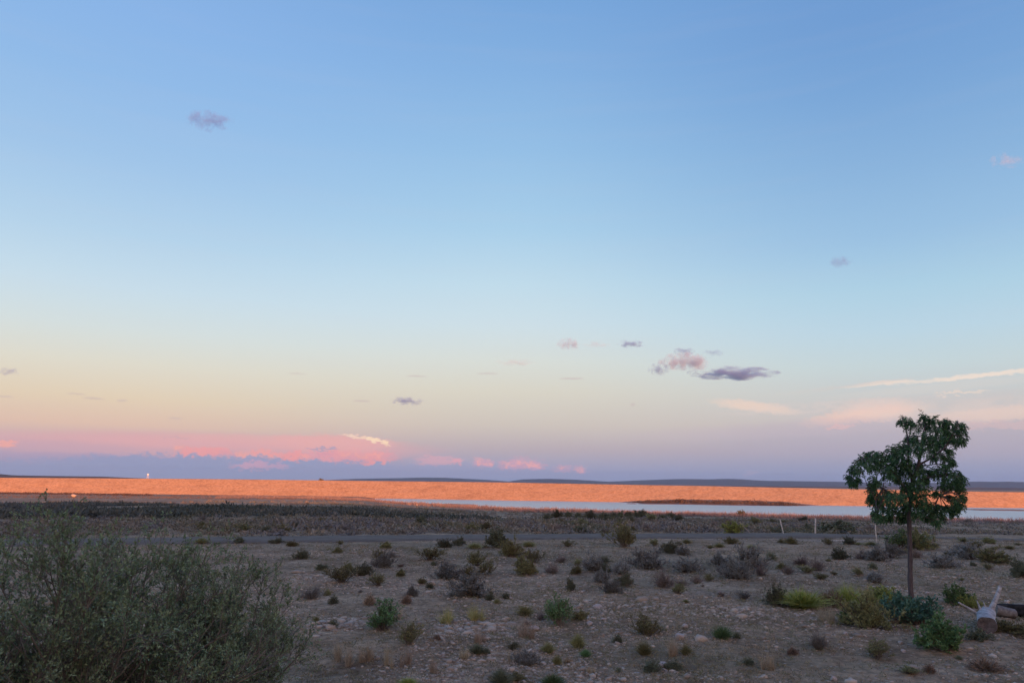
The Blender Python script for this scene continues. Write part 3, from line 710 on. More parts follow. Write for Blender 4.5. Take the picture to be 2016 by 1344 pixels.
# individual stones
def rock_mesh(seed):
    r_ = np.random.default_rng(seed); import bmesh
    bm = bmesh.new(); bmesh.ops.create_icosphere(bm, subdivisions=3, radius=.5)
    ax = norm(r_.normal(size=(9, 3))); lim = r_.uniform(.28, .44, 9)
    for v in bm.verts:
        p = np.array(v.co)
        for a_, l_ in zip(ax, lim):
            k = p @ a_
            if k > l_: p = p - a_ * (k - l_) * .9
        p = p * (1 + .05 * math.sin(p[0] * 17 + seed) * math.sin(p[1] * 13))
        v.co = p
    me = bpy.data.meshes.new('rock'); bm.to_mesh(me); bm.free(); me.materials.append(M['rock']); return me
RM = [rock_mesh(s) for s in range(4)]
RK = [(1178,1196,22,9,'long flat pale rock right of the tall stemmed shrub'),(1052,1239,20,10,'pale rounded rock left of the tall stemmed shrub'),(1338,1257,22,13,'pale block right of the yellow olive airy bush'),(1348,1235,15,9,'smaller pale stone above the pale block'),(1161,1229,14,8,'pale stone right below the tall stemmed shrub'),
 (1187,1220,14,6,'flat pale stone below the long flat pale rock'),(1305,1312,20,12,'pale stone between the two flat dark shrubs near the bottom'),(1641,1340,15,12,'round whitish stone at the bottom edge in the lower right'),(1758,1224,26,12,'flat yellowish rock beside the big dark olive bush'),(1773,1266,11,6,'whitish stone below the tree'),
 (1778,1283,10,6,'whitish flat stone further below the tree'),(895,1184,9,6,'small white stone left above the yellow grass'),(872,1290,8,7,'white stone among dark soil below the yellow grass'),(818,1275,8,7,'small pale stone right of the tall olive bush'),(922,1230,11,7,'pale stone just under the yellow grass'),(1005,1178,7,5,'tiny white stone right of centre near the cushion plant'),
 (1748,1156,8,4,'white stone left of the trunk on bare ground'),(1825,1168,9,5,'white stone right of the trunk on bare ground'),(1571,1213,8,5,'white stone below the yellow green mound'),(1601,1209,8,5,'white stone between mound and tall yellow green tuft'),(1665,1248,9,6,'pale stone left below the big dark olive bush'),(1417,1167,9,5,'pale stone below the large dark blue shrub'),
 (1845,1226,8,6,'white stone at the right of the blue green bush'),(1340,1207,10,5,'pale flat stone in the middle of the right half')]
for px, py, w, h, lb in RK:
    x, y, z_, t = gat(px, py); W = w * t / F
    o = link('rock', random.choice(RM), None, (x, y, z_ + h * t / F * .25)); o.scale = (W * 1.1, W * .9, h * t / F * 1.25); o.rotation_euler = (0, 0, random.uniform(0, 6)); tagd(o, lb, 'rock', 'larger pale stones on the flat')
# dry grass and twig litter
q = gpts(90000, 9.5, 62); r_ = np.hypot(*q.T); dens = .35 + 1.5 * fbm(q[:, 0] * .25, q[:, 1] * .4, 3, 71); roadr = (np.abs(0) if False else 0)
q = q[rng.uniform(size=len(q)) < dens]
rp = np.array([gat(a_, b_)[:2] for a_, b_ in ROADPX]); ra = np.arctan2(rp[:, 0], rp[:, 1]); rd = np.hypot(*rp.T)
qa = np.arctan2(q[:, 0], q[:, 1]); q = q[np.abs(np.hypot(*q.T) - np.interp(qa, ra, rd)) > 3.4]
z_ = Tf(q[:, 0], q[:, 1]); D = rng.normal(size=(len(q), 3)) * [1, 1, .3] + [0, 0, .75]; rq = np.hypot(*q.T)
V, Fq = blades(np.column_stack([q, z_ - .005]), D, rng.uniform(.03, .13, len(q)) * (1 + rq / 60), .004 + rq * .00028, .5)
LM = scrub_mat('litter', [(.3, (.13, .11, .085)), (.45, (.25, .205, .16)), (.55, (.17, .165, .11)), (.7, (.37, .30, .24))], .35)
tagd(link('dry_grass', mesh_np('dry_grass', V, Fq, LM)), 'short dry grass and twig litter over the dusty flat', 'grass', kind='stuff')

# ------------------------------------------------------------------ tree
def build_tree():
    global rng
    rng = np.random.default_rng(5)
    bx, by, bz, bt = gat(1793, 1206)
    root = bpy.data.objects.new('tree', None); C.objects.link(root); root.location = (bx, by, bz)
    tagd(root, 'young slender tree with dense dark green crown standing alone on the right', 'tree')
    dep = by
    def w(px, py, dy=0.):                  # a point at the tree's own distance
        v = ray(px, py); t = (dep + dy) / v[1]; return np.array([v[0] * t - bx, dy, v[2] * t + CAMZ - bz])
    tp = lambda X, Y: (1600 + X / 4.846, 800 + Y / 4.846)
    s = dep / F
    trunk = [w(1793, 1210), w(1794, 1180), w(1792, 1140), w(1792, 1100), w(1791, 1060), w(1790, 1020), w(1792, 985, .03), w(1797, 950, .05), w(1806, 920, 0), w(1812, 895, -.03), w(1815, 865, 0), w(1822, 835, .05)]
    rad = [5.9, 4.8, 4.4, 4.2, 4.0, 3.9, 3.4, 3.6, 3.0, 2.4, 1.7, .8]
    limbs = [([(1791, 1012), (1775, 985), (1750, 968), (1728, 958)], 2.6), ([(1793, 980), (1770, 945), (1745, 915), (1715, 902), (1690, 905), (1676, 925)], 3.0), ([(1797, 955), (1790, 920), (1788, 880), (1785, 850), (1778, 828)], 2.4),
             ([(1795, 985), (1820, 975), (1850, 975), (1872, 985)], 2.0), ([(1798, 950), (1825, 940), (1855, 935), (1880, 940)], 2.2), ([(1808, 915), (1835, 900), (1860, 880), (1878, 850), (1885, 832)], 2.2), ([(1812, 895), (1840, 865), (1850, 840)], 1.6), ([(1850, 975), (1870, 968), (1890, 975)], 1.2), ([(1740, 962), (1725, 985), (1728, 1005)], 1.2), ([(1806, 920), (1830, 915), (1858, 912)], 1.2)]
    lp = []; tb = []
    P = np.array(trunk)
    def resam(P, r, n):
        P = np.array(P); t = np.linspace(0, len(P) - 1, n); i = np.minimum(t.astype(int), len(P) - 2); f = (t - i)[:, None]
        # Catmull-Rom
        p0 = P[np.maximum(i - 1, 0)]; p1 = P[i]; p2 = P[i + 1]; p3 = P[np.minimum(i + 2, len(P) - 1)]
        Q = .5 * ((2 * p1) + (-p0 + p2) * f + (2 * p0 - 5 * p1 + 4 * p2 - p3) * f ** 2 + (-p0 + 3 * p1 - 3 * p2 + p3) * f ** 3)
        return Q, np.interp(t, np.arange(len(r)), r)
    Q, rr = resam(P, rad, 60); lp.append(Q[30:])
    V, Fq = tubes(Q[None], (rr * s * (1 + .05 * np.sin(np.arange(60) * 1.3)))[None], 12)
    tb.append((V, Fq))
    for i, (pts, r0) in enumerate(limbs):
        dy = rng.uniform(-.75, .75); Pl = [w(*p, dy * k / (len(pts) - 1)) for k, p in enumerate(pts)]
        Q, rr = resam(Pl, np.linspace(r0, .7, len(pts)), 18); lp.append(Q); tb.append(tubes(Q[None], (rr * s)[None], 7))
    LP = np.concatenate(lp)
    lob = [(880,130,60),(940,170,60),(1060,95,40),(1060,170,60),(1150,130,55),(1180,200,80),(1270,140,40),(1290,200,70),(1390,170,60),(1400,250,60),(1340,300,80),(1420,320,35),(1290,290,70),(1240,330,60),(1150,290,100),(1030,290,90),(930,310,70),(890,390,60),(1090,390,90),(1190,400,70),(1000,400,60),(1300,420,30),
           (830,400,70),(760,430,70),(850,480,90),(700,480,80),(620,470,70),(540,450,50),(560,540,80),(480,500,45),(450,570,70),(390,600,50),(350,670,35),(380,720,35),(430,690,25),(620,570,80),(720,570,80),(800,580,90),(720,640,70),(790,670,70),(900,600,80),(880,540,60),(1240,470,40),(1300,500,40),(1330,520,25),(1160,480,35),(1270,560,30),(1010,560,40),
           (1000,640,90),(1100,620,70),(1190,610,60),(1280,650,80),(1370,640,60),(1400,690,50),(1330,730,80),(1390,770,50),(1260,760,60),(940,720,90),(880,790,80),(1020,760,80),(1080,690,40),(590,700,50),(570,760,40),(560,830,50),(540,870,35),(600,900,40),(700,820,70),(750,850,70),(690,890,80),(830,860,60),(870,920,80),(960,860,80),(1040,850,80),(1080,930,50),
           (720,960,80),(800,1000,70),(640,960,50),(600,1020,45),(640,1050,35),(720,1060,40),(900,1000,70),(980,960,70),(1000,1020,50),(1090,990,60),(1170,960,70),(1150,1030,60),(1230,1000,60),(1180,1090,30),(1290,960,50),(1330,1010,30),(1380,900,50),(1420,850,40),(1400,940,35),(1370,960,30),(1310,860,35),(1180,820,25),(860,1060,30),(1100,1050,30)]
    cp = []; cd = []; twigs = []
    for X, Y, r_ in lob:
        r = r_ / 4.846 * s; ddy = rng.normal(0, .42) * (1 if r_ > 40 else .6)
        c = w(*tp(X, Y), ddy)
        j = LP[np.argmin(((LP - c) ** 2).sum(1))]
        mid = (j + c) / 2 + rng.normal(0, .04, 3) + [0, 0, .04]; twigs.append(np.array([j, mid, c, c + rng.normal(0, .05, 3) + [0, 0, .03]]))
        n = int(12 + (r / s) * 1.75)
        u = norm(rng.normal(size=(n, 3))) * (rng.uniform(0, 1, (n, 1)) ** .45) * r * [1, 1.5, 1]
        cp.append(c + u); cd.append(norm(u + rng.normal(0, .3 * r, u.shape) + [0, 0, -.25 * r]))
    tw = np.array(twigs); tb.append(tubes(tw, np.array([[1.0, .8, .6, .35]]).repeat(len(tw), 0) * s, 4))
    cp = np.concatenate(cp); cd = np.concatenate(cd)
    # sprays: a drooping rachis with pairs of lance leaflets
    n = len(cp); Lr = rng.uniform(.10, .20, n); K = 9
    d = cd.copy(); p = cp - cd * Lr[:, None] * .4; lv = []; rach = [p]
    for k in range(K):
        d = norm(d + [0, 0, -.17]); p = p + d * (Lr / K)[:, None]; rach.append(p)
        side = norm(np.cross(d, [0, 0, 1.]) + rng.normal(0, .25, d.shape))
        for sgn in (-1, 1):
            ld = norm(side * sgn * .8 + d * .55 + [0, 0, -.45] + rng.normal(0, .2, d.shape)); lv.append(leaves(p, ld, rng.uniform(.04, .085, n), rng.uniform(.013, .021, n), .25))
    rach = np.stack(rach[::3], 1); tb.append(tubes(rach, np.full(rach.shape[:2], .0022), 3))
    # top shoots
    V, Fq, _ = cat(tb)
    m, nt, b = mat('tree_bark'); tc = nt.nodes.new('ShaderNodeTexCoord'); mp = nt.nodes.new('ShaderNodeMapping'); nt.links.new(tc.outputs['Object'], mp.inputs[0]); mp.inputs['Scale'].default_value = (1, 1, .18)
    nz = noise(nt, mp.outputs[0], 42, 5, .7); nt.links.new(ramp(nt, nz, [(.3, (.05, .042, .045)), (.6, (.11, .092, .10)), (.8, (.17, .14, .15))]), b.inputs['Base Color'])
    bp = nt.nodes.new('ShaderNodeBump'); bp.inputs['Strength'].default_value = .8; bp.inputs['Distance'].default_value = .01; nt.links.new(nz, bp.inputs['Height']); nt.links.new(bp.outputs[0], b.inputs['Normal'])
    link('trunk', mesh_np('trunk', V, Fq, m, True), root)
    V, Fq, _ = cat(lv)
    ml, nt, b = mat('tree_leaf'); g_ = nt.nodes.new('ShaderNodeNewGeometry')
    c_ = ramp(nt, g_.outputs['Random Per Island'], [(0, (.02, .07, .035)), (.6, (.05, .135, .055)), (1, (.12, .23, .09))]); nt.links.new(c_, b.inputs['Base Color']); b.inputs['Roughness'].default_value = .5
    link('crown', mesh_np('crown', V, Fq, ml), root)
build_tree()

# ------------------------------------------------------------------ thorny bushes in the left foreground
def thorny(px, dist, rad, hgt, n0, seed, label, tall=None):
    global rng
    rng = np.random.default_rng(seed)
    a = az_of(px); bx, by = dist * math.sin(a), dist * math.cos(a); bz = float(Tf(bx, by))
    root = bpy.data.objects.new('thorny_bush', None); C.objects.link(root); root.location = (bx, by, bz); tagd(root, label, 'bush', 'thorny bushes in the left foreground')
    ph = rng.uniform(0, 2 * math.pi, n0); el = np.radians(rng.uniform(12, 88, n0))
    D = np.stack([np.cos(ph) * np.cos(el), np.sin(ph) * np.cos(el), np.sin(el)], 1)
    L = rng.uniform(.72, 1.05, n0) / np.sqrt((np.cos(el) / rad) ** 2 + (np.sin(el) / hgt) ** 2)
    S = rng.normal(0, .12, (n0, 3)) * [1, 1, 0]; hi = (el > R(52)) & (rng.uniform(size=n0) < .4); L = np.where(hi, L * 1.04, L)
    P0 = grow(S, D, L, 8, .12, .0)
    s1, d1 = kids(P0, 10, .18, .97, .75); P1 = grow(s1, d1 + [0, 0, .3], rng.uniform(.25, .75, len(s1)) * rad * .42, 5, .2, .04)
    s2, d2 = kids(P1, 6, .2, .98, .8); P2 = grow(s2, d2 + [0, 0, .25], rng.uniform(.12, .34, len(s2)), 4, .18, .03)
    s3, d3 = kids(P2, 3, .2, .98, .9); P3 = grow(s3, d3 + [0, 0, .15], rng.uniform(.06, .17, len(s3)), 3, .12, 0)
    def tp(P, a_, b_, k): return tubes(P, np.linspace(a_, b_, P.shape[1])[None].repeat(len(P), 0) * rng.uniform(.7, 1.2, (len(P), 1)), k)
    V, Fq, _ = cat([tp(P0, .016, .006, 5), tp(P1, .006, .003, 4), tp(P2, .003, .0018, 3), tp(P3, .0018, .0012, 3)])
    keep = fbm(P3[:, 0, 0] * 1.6 + 9, P3[:, 0, 2] * 1.6 + P3[:, 0, 1], 3, seed) > -.30
    q, d = kids(P3[keep], 8, .05, 1, .9); q2, d2_ = kids(P2, 3, .3, 1, .9); q = np.concatenate([q, q2]); d = np.concatenate([d, d2_])
    vl, fl = leaves(q, d + [0, 0, .2], rng.uniform(.024, .048, len(q)), rng.uniform(.011, .018, len(q)))
    # thorns
    q, d = kids(P1, 6, 0, 1, 1.6); vt, ft = leaves(q, d, .03, .004, 0)
    V, Fq, _ = cat([(V, Fq), (vt, ft)])
    link('branches', mesh_np('branches', V, Fq, BK, True), root); link('foliage', mesh_np('foliage', vl, fl, BL), root)
BK = plant_mat('thorny_twig', (.11, .10, .085), (.22, .20, .17), .0)
BL = plant_mat('thorny_leaf', (.11, .175, .095), (.235, .32, .19), .1)
thorny(195, 9.8, 2.5, 2.25, 62, 21, 'big sprawling thorny bush filling the lower left corner, its top reaching the dam')
thorny(468, 10.9, 1.25, 1.85, 34, 22, 'lower rounder thorny bush at the right end of the big one')
thorny(5, 9.0, 1.5, 1.78, 36, 23, 'thorny bush cut by the left edge of the photo')

# ------------------------------------------------------------------ fallen log and its neighbours
def wood_mat(name, c1, c2, c3):
    m, nt, b = mat(name); tc = nt.nodes.new('ShaderNodeTexCoord'); mp = nt.nodes.new('ShaderNodeMapping'); nt.links.new(tc.outputs['Object'], mp.inputs[0]); mp.inputs['Scale'].default_value = (1, .25, 1)
    nz = noise(nt, mp.outputs[0], 12, 6, .7); nt.links.new(ramp(nt, nz, [(.32, c1), (.5, c2), (.7, c3)]), b.inputs['Base Color'])
    bp = nt.nodes.new('ShaderNodeBump'); bp.inputs['Strength'].default_value = .7; bp.inputs['Distance'].default_value = .02; nt.links.new(nz, bp.inputs['Height']); nt.links.new(bp.outputs[0], b.inputs['Normal']); return m
LW = wood_mat('weathered_log', (.16, .15, .16), (.36, .37, .40), (.55, .56, .60)); LC = wood_mat('cut_wood', (.06, .05, .052), (.12, .10, .10), (.19, .16, .155)); LB = wood_mat('charred_wood', (.008, .008, .01), (.02, .02, .024), (.05, .05, .055))
LG = wood_mat('grey_log', (.09, .085, .085), (.17, .16, .16), (.26, .25, .25))
def log_body(P, rad, k=28, lump=.10, seed=0, capm=None):
    P = np.array(P, float); n = 26; t = np.linspace(0, len(P) - 1, n); i = np.minimum(t.astype(int), len(P) - 2); f = (t - i)[:, None]; Q = P[i] + (P[i + 1] - P[i]) * f; rr = np.interp(t, np.arange(len(P)), rad)
    V, Fq = tubes(Q[None], rr[None], k); V = V.reshape(n, k, 3); ang = np.arange(k) * 2 * math.pi / k
    mod = 1 + lump * (np.sin(ang * 3 + seed)[None] * .6 + np.sin(ang * 5 + seed * 2 + t[:, None] * 1.5) * .4) + lump * .6 * fbm(np.cos(ang)[None] * 2 + t[:, None], np.sin(ang)[None] * 2 + t[:, None] * .7, 3, seed + 5)
    V = Q[:, None] + (V - Q[:, None]) * mod[..., None]
    return V, Fq
def cap(ring, c, depth, dirv):
    k = len(ring); Vs = [ring]; 
    for f, dz in ((.82, .0), (.55, .35), (.28, .75)): Vs.append(c + (ring - c) * f + dirv * depth * dz)
    V = np.concatenate(Vs + [[c + dirv * depth]]); Fq = []
    for l in range(3):
        for j in range(k): Fq.append((l * k + j, l * k + (j + 1) % k, (l + 1) * k + (j + 1) % k, (l + 1) * k + j))
    for j in range(k): Fq.append((3 * k + j, 3 * k + (j + 1) % k, 4 * k, 4 * k))
    return V, np.array(Fq)
def build_logs():
    x, y, z, t = gat(1945, 1247); s = t / F
    root = bpy.data.objects.new('fallen_log', None); C.objects.link(root); root.location = (x, y, z)
    tagd(root, 'bleached grey fallen log, round sawn end facing the viewer, with upraised branch stubs', 'log')
    # points: u right px, v up px, depth m behind the sawn end
    def q(u, v, dp): k = (y + dp) / y; return (u * s * k + x / y * dp, dp, v * s * k + (z - CAMZ) * dp / y)
    P = [q(0, 15, 0), q(-1, 23, .35), q(0, 31, .75), q(3, 37, 1.15)]; V, Fq = log_body(P, [17 * s, 16.5 * s, 16.5 * s, 15 * s], seed=3)
    endV, endF = cap(V[-1], V[-1].mean(0), .06, np.array([.1, 1, .1]))
    vv, ff, _ = cat([(V.reshape(-1, 3), Fq), (endV, endF)])
    tr = link('trunk', mesh_np('trunk', vv, ff, LW, True), root)
    ring = V[0].copy(); c = ring.mean(0); cv, cf = cap(ring, c, .05, np.array([0, 1., 0])); link('sawn_end', mesh_np('sawn_end', cv, cf, LC, True), root)
    def branch(pts, rs, m=LG):
        V, Fq = log_body(pts, rs, 12, .06, len(pts)); e, ef = cap(V[-1], V[-1].mean(0), .01, np.array([0, 0, 1.])); a_, b_, _ = cat([(V.reshape(-1, 3), Fq), (e, ef)]); link('branch', mesh_np('branch', a_, b_, m, True), root)
    branch([q(8, 38, 1.0), q(18, 57, 1.05), q(27, 73, 1.07), q(35, 90, 1.1)], [6.5 * s, 5.0 * s, 4.4 * s, 3.4 * s], LW)
    branch([q(-12, 32, .8), q(-26, 43, .78), q(-40, 51, .76), q(-52, 58, .74)], [3.4 * s, 2.8 * s, 2.4 * s, 1.7 * s], LW)
    branch([q(-8, 38, .9), q(-12, 52, .9), q(-15, 62, .9)], [3.4 * s, 2 * s, 1 * s], LW)
    branch([q(2, 40, 1.0), q(0, 52, 1.0), q(-2, 60, 1.0)], [2.5 * s, 1.4 * s, .8 * s], LW)
    x2, y2, z2, t2 = gat(1990, 1217); s2 = t2 / F
    V, Fq = log_body([(-26 * s2, .05, 15 * s2), (-8 * s2, .0, 11 * s2), (8 * s2, -.03, 9 * s2)], [11 * s2, 10 * s2, 9 * s2], seed=8); e, ef = cap(V[-1], V[-1].mean(0), .03, np.array([1., 0, 0])); e0, ef0 = cap(V[0][::-1], V[0].mean(0), .03, np.array([-1., 0, 0]))
    a_, b_, _ = cat([(V.reshape(-1, 3), Fq), (e, ef), (e0, ef0)]); tagd(link('fallen_log', mesh_np('grey_log', a_, b_, LG, True), None, (x2, y2, z2)), 'short dull grey log lying behind the bleached log and left of the charred one', 'log')
    x3, y3, z3, t3 = gat(2012, 1214); s3 = t3 / F
    V, Fq = log_body([(-38 * s3, .35, 17 * s3), (-20 * s3, .2, 14 * s3), (0, .0, 12 * s3), (30 * s3, -.3, 10 * s3), (60 * s3, -.5, 10 * s3)], [3 * s3, 9 * s3, 12 * s3, 13 * s3, 12 * s3], lump=.2, seed=11); e, ef = cap(V[-1], V[-1].mean(0), .05, np.array([1., 0, 0]))
    a_, b_, _ = cat([(V.reshape(-1, 3), Fq), (e, ef)]); tagd(link('charred_log', mesh_np('charred_log', a_, b_, LB, True), None, (x3, y3, z3)), 'black charred log running out of the photo at the right edge', 'log')
build_logs()

# ------------------------------------------------------------------ roadside posts
PW, nt_, b_ = mat('white_post_paint'); tc_ = nt_.nodes.new('ShaderNodeTexCoord'); nt_.links.new(ramp(nt_, noise(nt_, tc_.outputs['Object'], 9, 4, .6), [(.35, (.34, .34, .33)), (.6, (.58, .57, .55))]), b_.inputs['Base Color'])
def post(bx, by, tx, ty, wpx, label, name='marker_post', m=PW, lay=False):
    x, y, z, t = gat(bx, by); s = t / F
    v = ray(tx, ty); tt = y / v[1]; top = np.array([v[0] * tt - x, 0.12, v[2] * tt + CAMZ - z])
    w = wpx * s / 2; P = np.array([[0, 0, -.15], [0, 0, 0], top * .5, top * .97, top]); prof_ = [(-1, -.35), (-.8, -.55), (.8, -.55), (1, -.35), (1, .35), (.8, .55), (-.8, .55), (-1, .35)]
    V = []; sc_ = [1, 1, .97, .95, .6]
    for p, k in zip(P, sc_):
        for a_, c_ in prof_: V.append(p + np.array([a_ * w * k, c_ * w * k, 0]))
    Fq = [(l * 8 + j, l * 8 + (j + 1) % 8, (l + 1) * 8 + (j + 1) % 8, (l + 1) * 8 + j) for l in range(4) for j in range(8)] + [(32, 33, 34, 35), (32, 35, 36, 39), (36, 37, 38, 39)]
    tagd(link(name, mesh_np(name, V, Fq, m), None, (x, y, z)), label, 'post', 'roadside posts')
post(1543, 1052, 1537, 1022, 2.2, 'thin white roadside post leaning left, leftmost of the three white posts')
post(1605, 1051, 1607, 1020, 2.8, 'upright and thickest white roadside post, middle of the three')
post(1726, 1066, 1725, 1032, 2.0, 'white post on the near side of the road close to the tree')
post(1476, 1048, 1457, 1027, 1.6, 'thin grey pole leaning far to the left beyond the road beside a yellow bush', 'leaning_pole', M['rock'])
x, y, z, t = gat(1657, 1066); s = t / F
V, Fq = tubes(np.array([[[-17 * s, 0, .05], [-5 * s, .03, .06], [6 * s, .02, .05], [17 * s, 0, .05]]]), np.full((1, 4), 1.0 * s), 8)
tagd(link('fallen_post', mesh_np('fallen_post', V, Fq, PW), None, (x, y, z)), 'pale post lying flat on the near verge between the white posts', 'post')

# ------------------------------------------------------------------ water tower behind the dam, pale rock, lone shrub on the crest
def tower():
    v = ray(291.5, 933.5); d = 950; k = d / v[1]; x, y, z = v[0] * k, d, CAMZ + v[2] * k; zb = float(T(x, y))
    root = bpy.data.objects.new('water_tank', None); C.objects.link(root); root.location = (x, y, zb); tagd(root, 'tiny bright metal tank on a thin stand above the dam at the left', 'water tank')
    m, nt, b = mat('bare_metal'); b.inputs['Base Color'].default_value = (.85, .85, .85, 1); b.inputs['Roughness'].default_value = .45
    an = np.arange(16) * 2 * math.pi / 16; prof_ = [(0, -.95), (.7, -.9), (1.1, -.6), (1.15, .4), (.9, .75), (.3, .95), (0, 1.0)]
    V = np.array([(r_ * math.cos(a_), r_ * math.sin(a_), h_ + z - zb) for r_, h_ in prof_ for a_ in an]); Fq = [(l * 16 + j, l * 16 + (j + 1) % 16, (l + 1) * 16 + (j + 1) % 16, (l + 1) * 16 + j) for l in range(6) for j in range(16)]
    link('tank', mesh_np('tank', V, Fq, m, True), root)
    P = np.array([[[sx * 1.0, sy * 1.0, -1.0], [sx * .7, sy * .7, z - zb - .9]] for sx in (-1, 1) for sy in (-1, 1)])
    for q in P: V, Fq = tubes(q[None], np.full((1, 2), .07), 6); link('leg', mesh_np('leg', V, Fq, m), root)
tower()
x, y, z, t = gat(145, 979); o = link('rock', RM[1], None, (x, y, z + .9)); o.scale = (3.0, 2.0, 1.6); tagd(o, 'single bright pale boulder on the reddish slope at the far left', 'rock')
def crest_shrub():
    a = az_of(632); r0 = float(np.interp(a, DA, DD)) + 29; fol, st, allm = get_arc('dark'); zc = float(np.interp(a, DA, DZ))
    e = bpy.data.objects.new('shrub', None); C.objects.link(e); e.location = (r0 * math.sin(a), r0 * math.cos(a), zc - .2); e.scale = (2.4, 2.4, 1.3); link('foliage', fol, e); link('stems', st, e); tagd(e, 'lone dark bush standing on the crest of the dam', 'shrub')
crest_shrub()

# ------------------------------------------------------------------ clouds (volumes in the sky)
def cloud_mat(name, col, dens, nscale=1.0):
    m = bpy.data.materials.new(name); m.use_nodes = True; nt = m.node_tree; nt.nodes.clear()
    o = nt.nodes.new('ShaderNodeOutputMaterial'); p = nt.nodes.new('ShaderNodeVolumePrincipled'); tc = nt.nodes.new('ShaderNodeTexCoord'); v = tc.outputs['Object']
    p.inputs['Color'].default_value = (*col, 1); p.inputs['Anisotropy'].default_value = 0
    oi = nt.nodes.new('ShaderNodeObjectInfo'); ad = nt.nodes.new('ShaderNodeVectorMath'); ad.operation = 'MULTIPLY_ADD'
    nt.links.new(v, ad.inputs[0]); ad.inputs[1].default_value = (2.6, 2.0, 1.3); 
    cx = nt.nodes.new('ShaderNodeCombineXYZ'); nt.links.new(mth(nt, 'MULTIPLY', oi.outputs['Random'], 60.), cx.inputs[0]); nt.links.new(cx.outputs[0], ad.inputs[2])
    n = noise(nt, ad.outputs[0], nscale, 5, .62)
    ln = nt.nodes.new('ShaderNodeVectorMath'); ln.operation = 'LENGTH'; nt.links.new(v, ln.inputs[0])
    d = mth(nt, 'SUBTRACT', mth(nt, 'MULTIPLY_ADD', n, 4.6, -1.6), mth(nt, 'MULTIPLY', ln.outputs['Value'], .95))
    d = mth(nt, 'MULTIPLY', mth(nt, 'MINIMUM', mth(nt, 'MAXIMUM', d, 0.), .5), dens * 2)
    nt.links.new(d, p.inputs['Density']); nt.links.new(p.outputs[0], o.inputs['Volume']); return m
def cloud_mesh():
    import bmesh
    bm = bmesh.new(); bmesh.ops.create_icosphere(bm, subdivisions=3, radius=1); me = bpy.data.meshes.new('cloud'); bm.to_mesh(me); bm.free(); return me
CP = cloud_mat('pink_cloud', (.62, .76, .94), .008); CV = cloud_mat('violet_cloud_shaded', (.36, .56, .92), .0085); CF = cloud_mat('faint_cloud', (.30, .46, .88), .0042); CO = cloud_mat('faint_pink_cloud', (.75, .85, .95), .0022)  # violet set: bluer scatter colour stands in for clouds out of the sun
CL = [(412,238,36,12,CF,'lone grey blue cloud high in the upper left sky'),(1120,677,21,9,CP,'small puffy pink cloud, leftmost of the row of three'),(1175,677.5,24,4,CO,'thin pink streak cloud in the middle of the row of three'),(1242,677,24,5.5,CV,'thin grey pink cloud at the right end of the row of three'),
 (1347,691,18,5.5,CV,'small grey pink cloud just above the largest cloud of the cluster'),(1350,712,44,13,CP,'largest pink violet cloud in the cluster above the right horizon'),(1297,727,19,9,CV,'violet cloud with pink rim at the lower left of the cluster'),(1443,735,72,8.5,CV,'long violet lens shaped cloud right of the cluster'),
 (803,789,28,6,CV,'small dark violet cloud low above the left centre horizon'),(1405,694,18,5,CF,'faint wisp right of the cluster'),(1655,515,20,8,CF,'faint grey wisp in the right sky'),(1981,317,22,9,CO,'faint pink wisp at the far right high in the sky'),(1015,713,34,4.5,CO,'faint pale orange streak left of the row of three'),(16,731,16,5,CF,'tiny grey wisp at the left edge')]
for px, py, rx, rz, m_, lb in CL:
    v = ray(px, py); D_ = 9000 / v[1]; s = D_ / F; me = cloud_mesh(); me.materials.append(m_)
    o = link('cloud', me, None, tuple(np.array([0, 0, CAMZ]) + v * D_)); o.scale = (rx * s * 1.25, rx * s * .8, rz * s * 1.45); tagd(o, lb, 'cloud', 'small clouds in the evening sky')

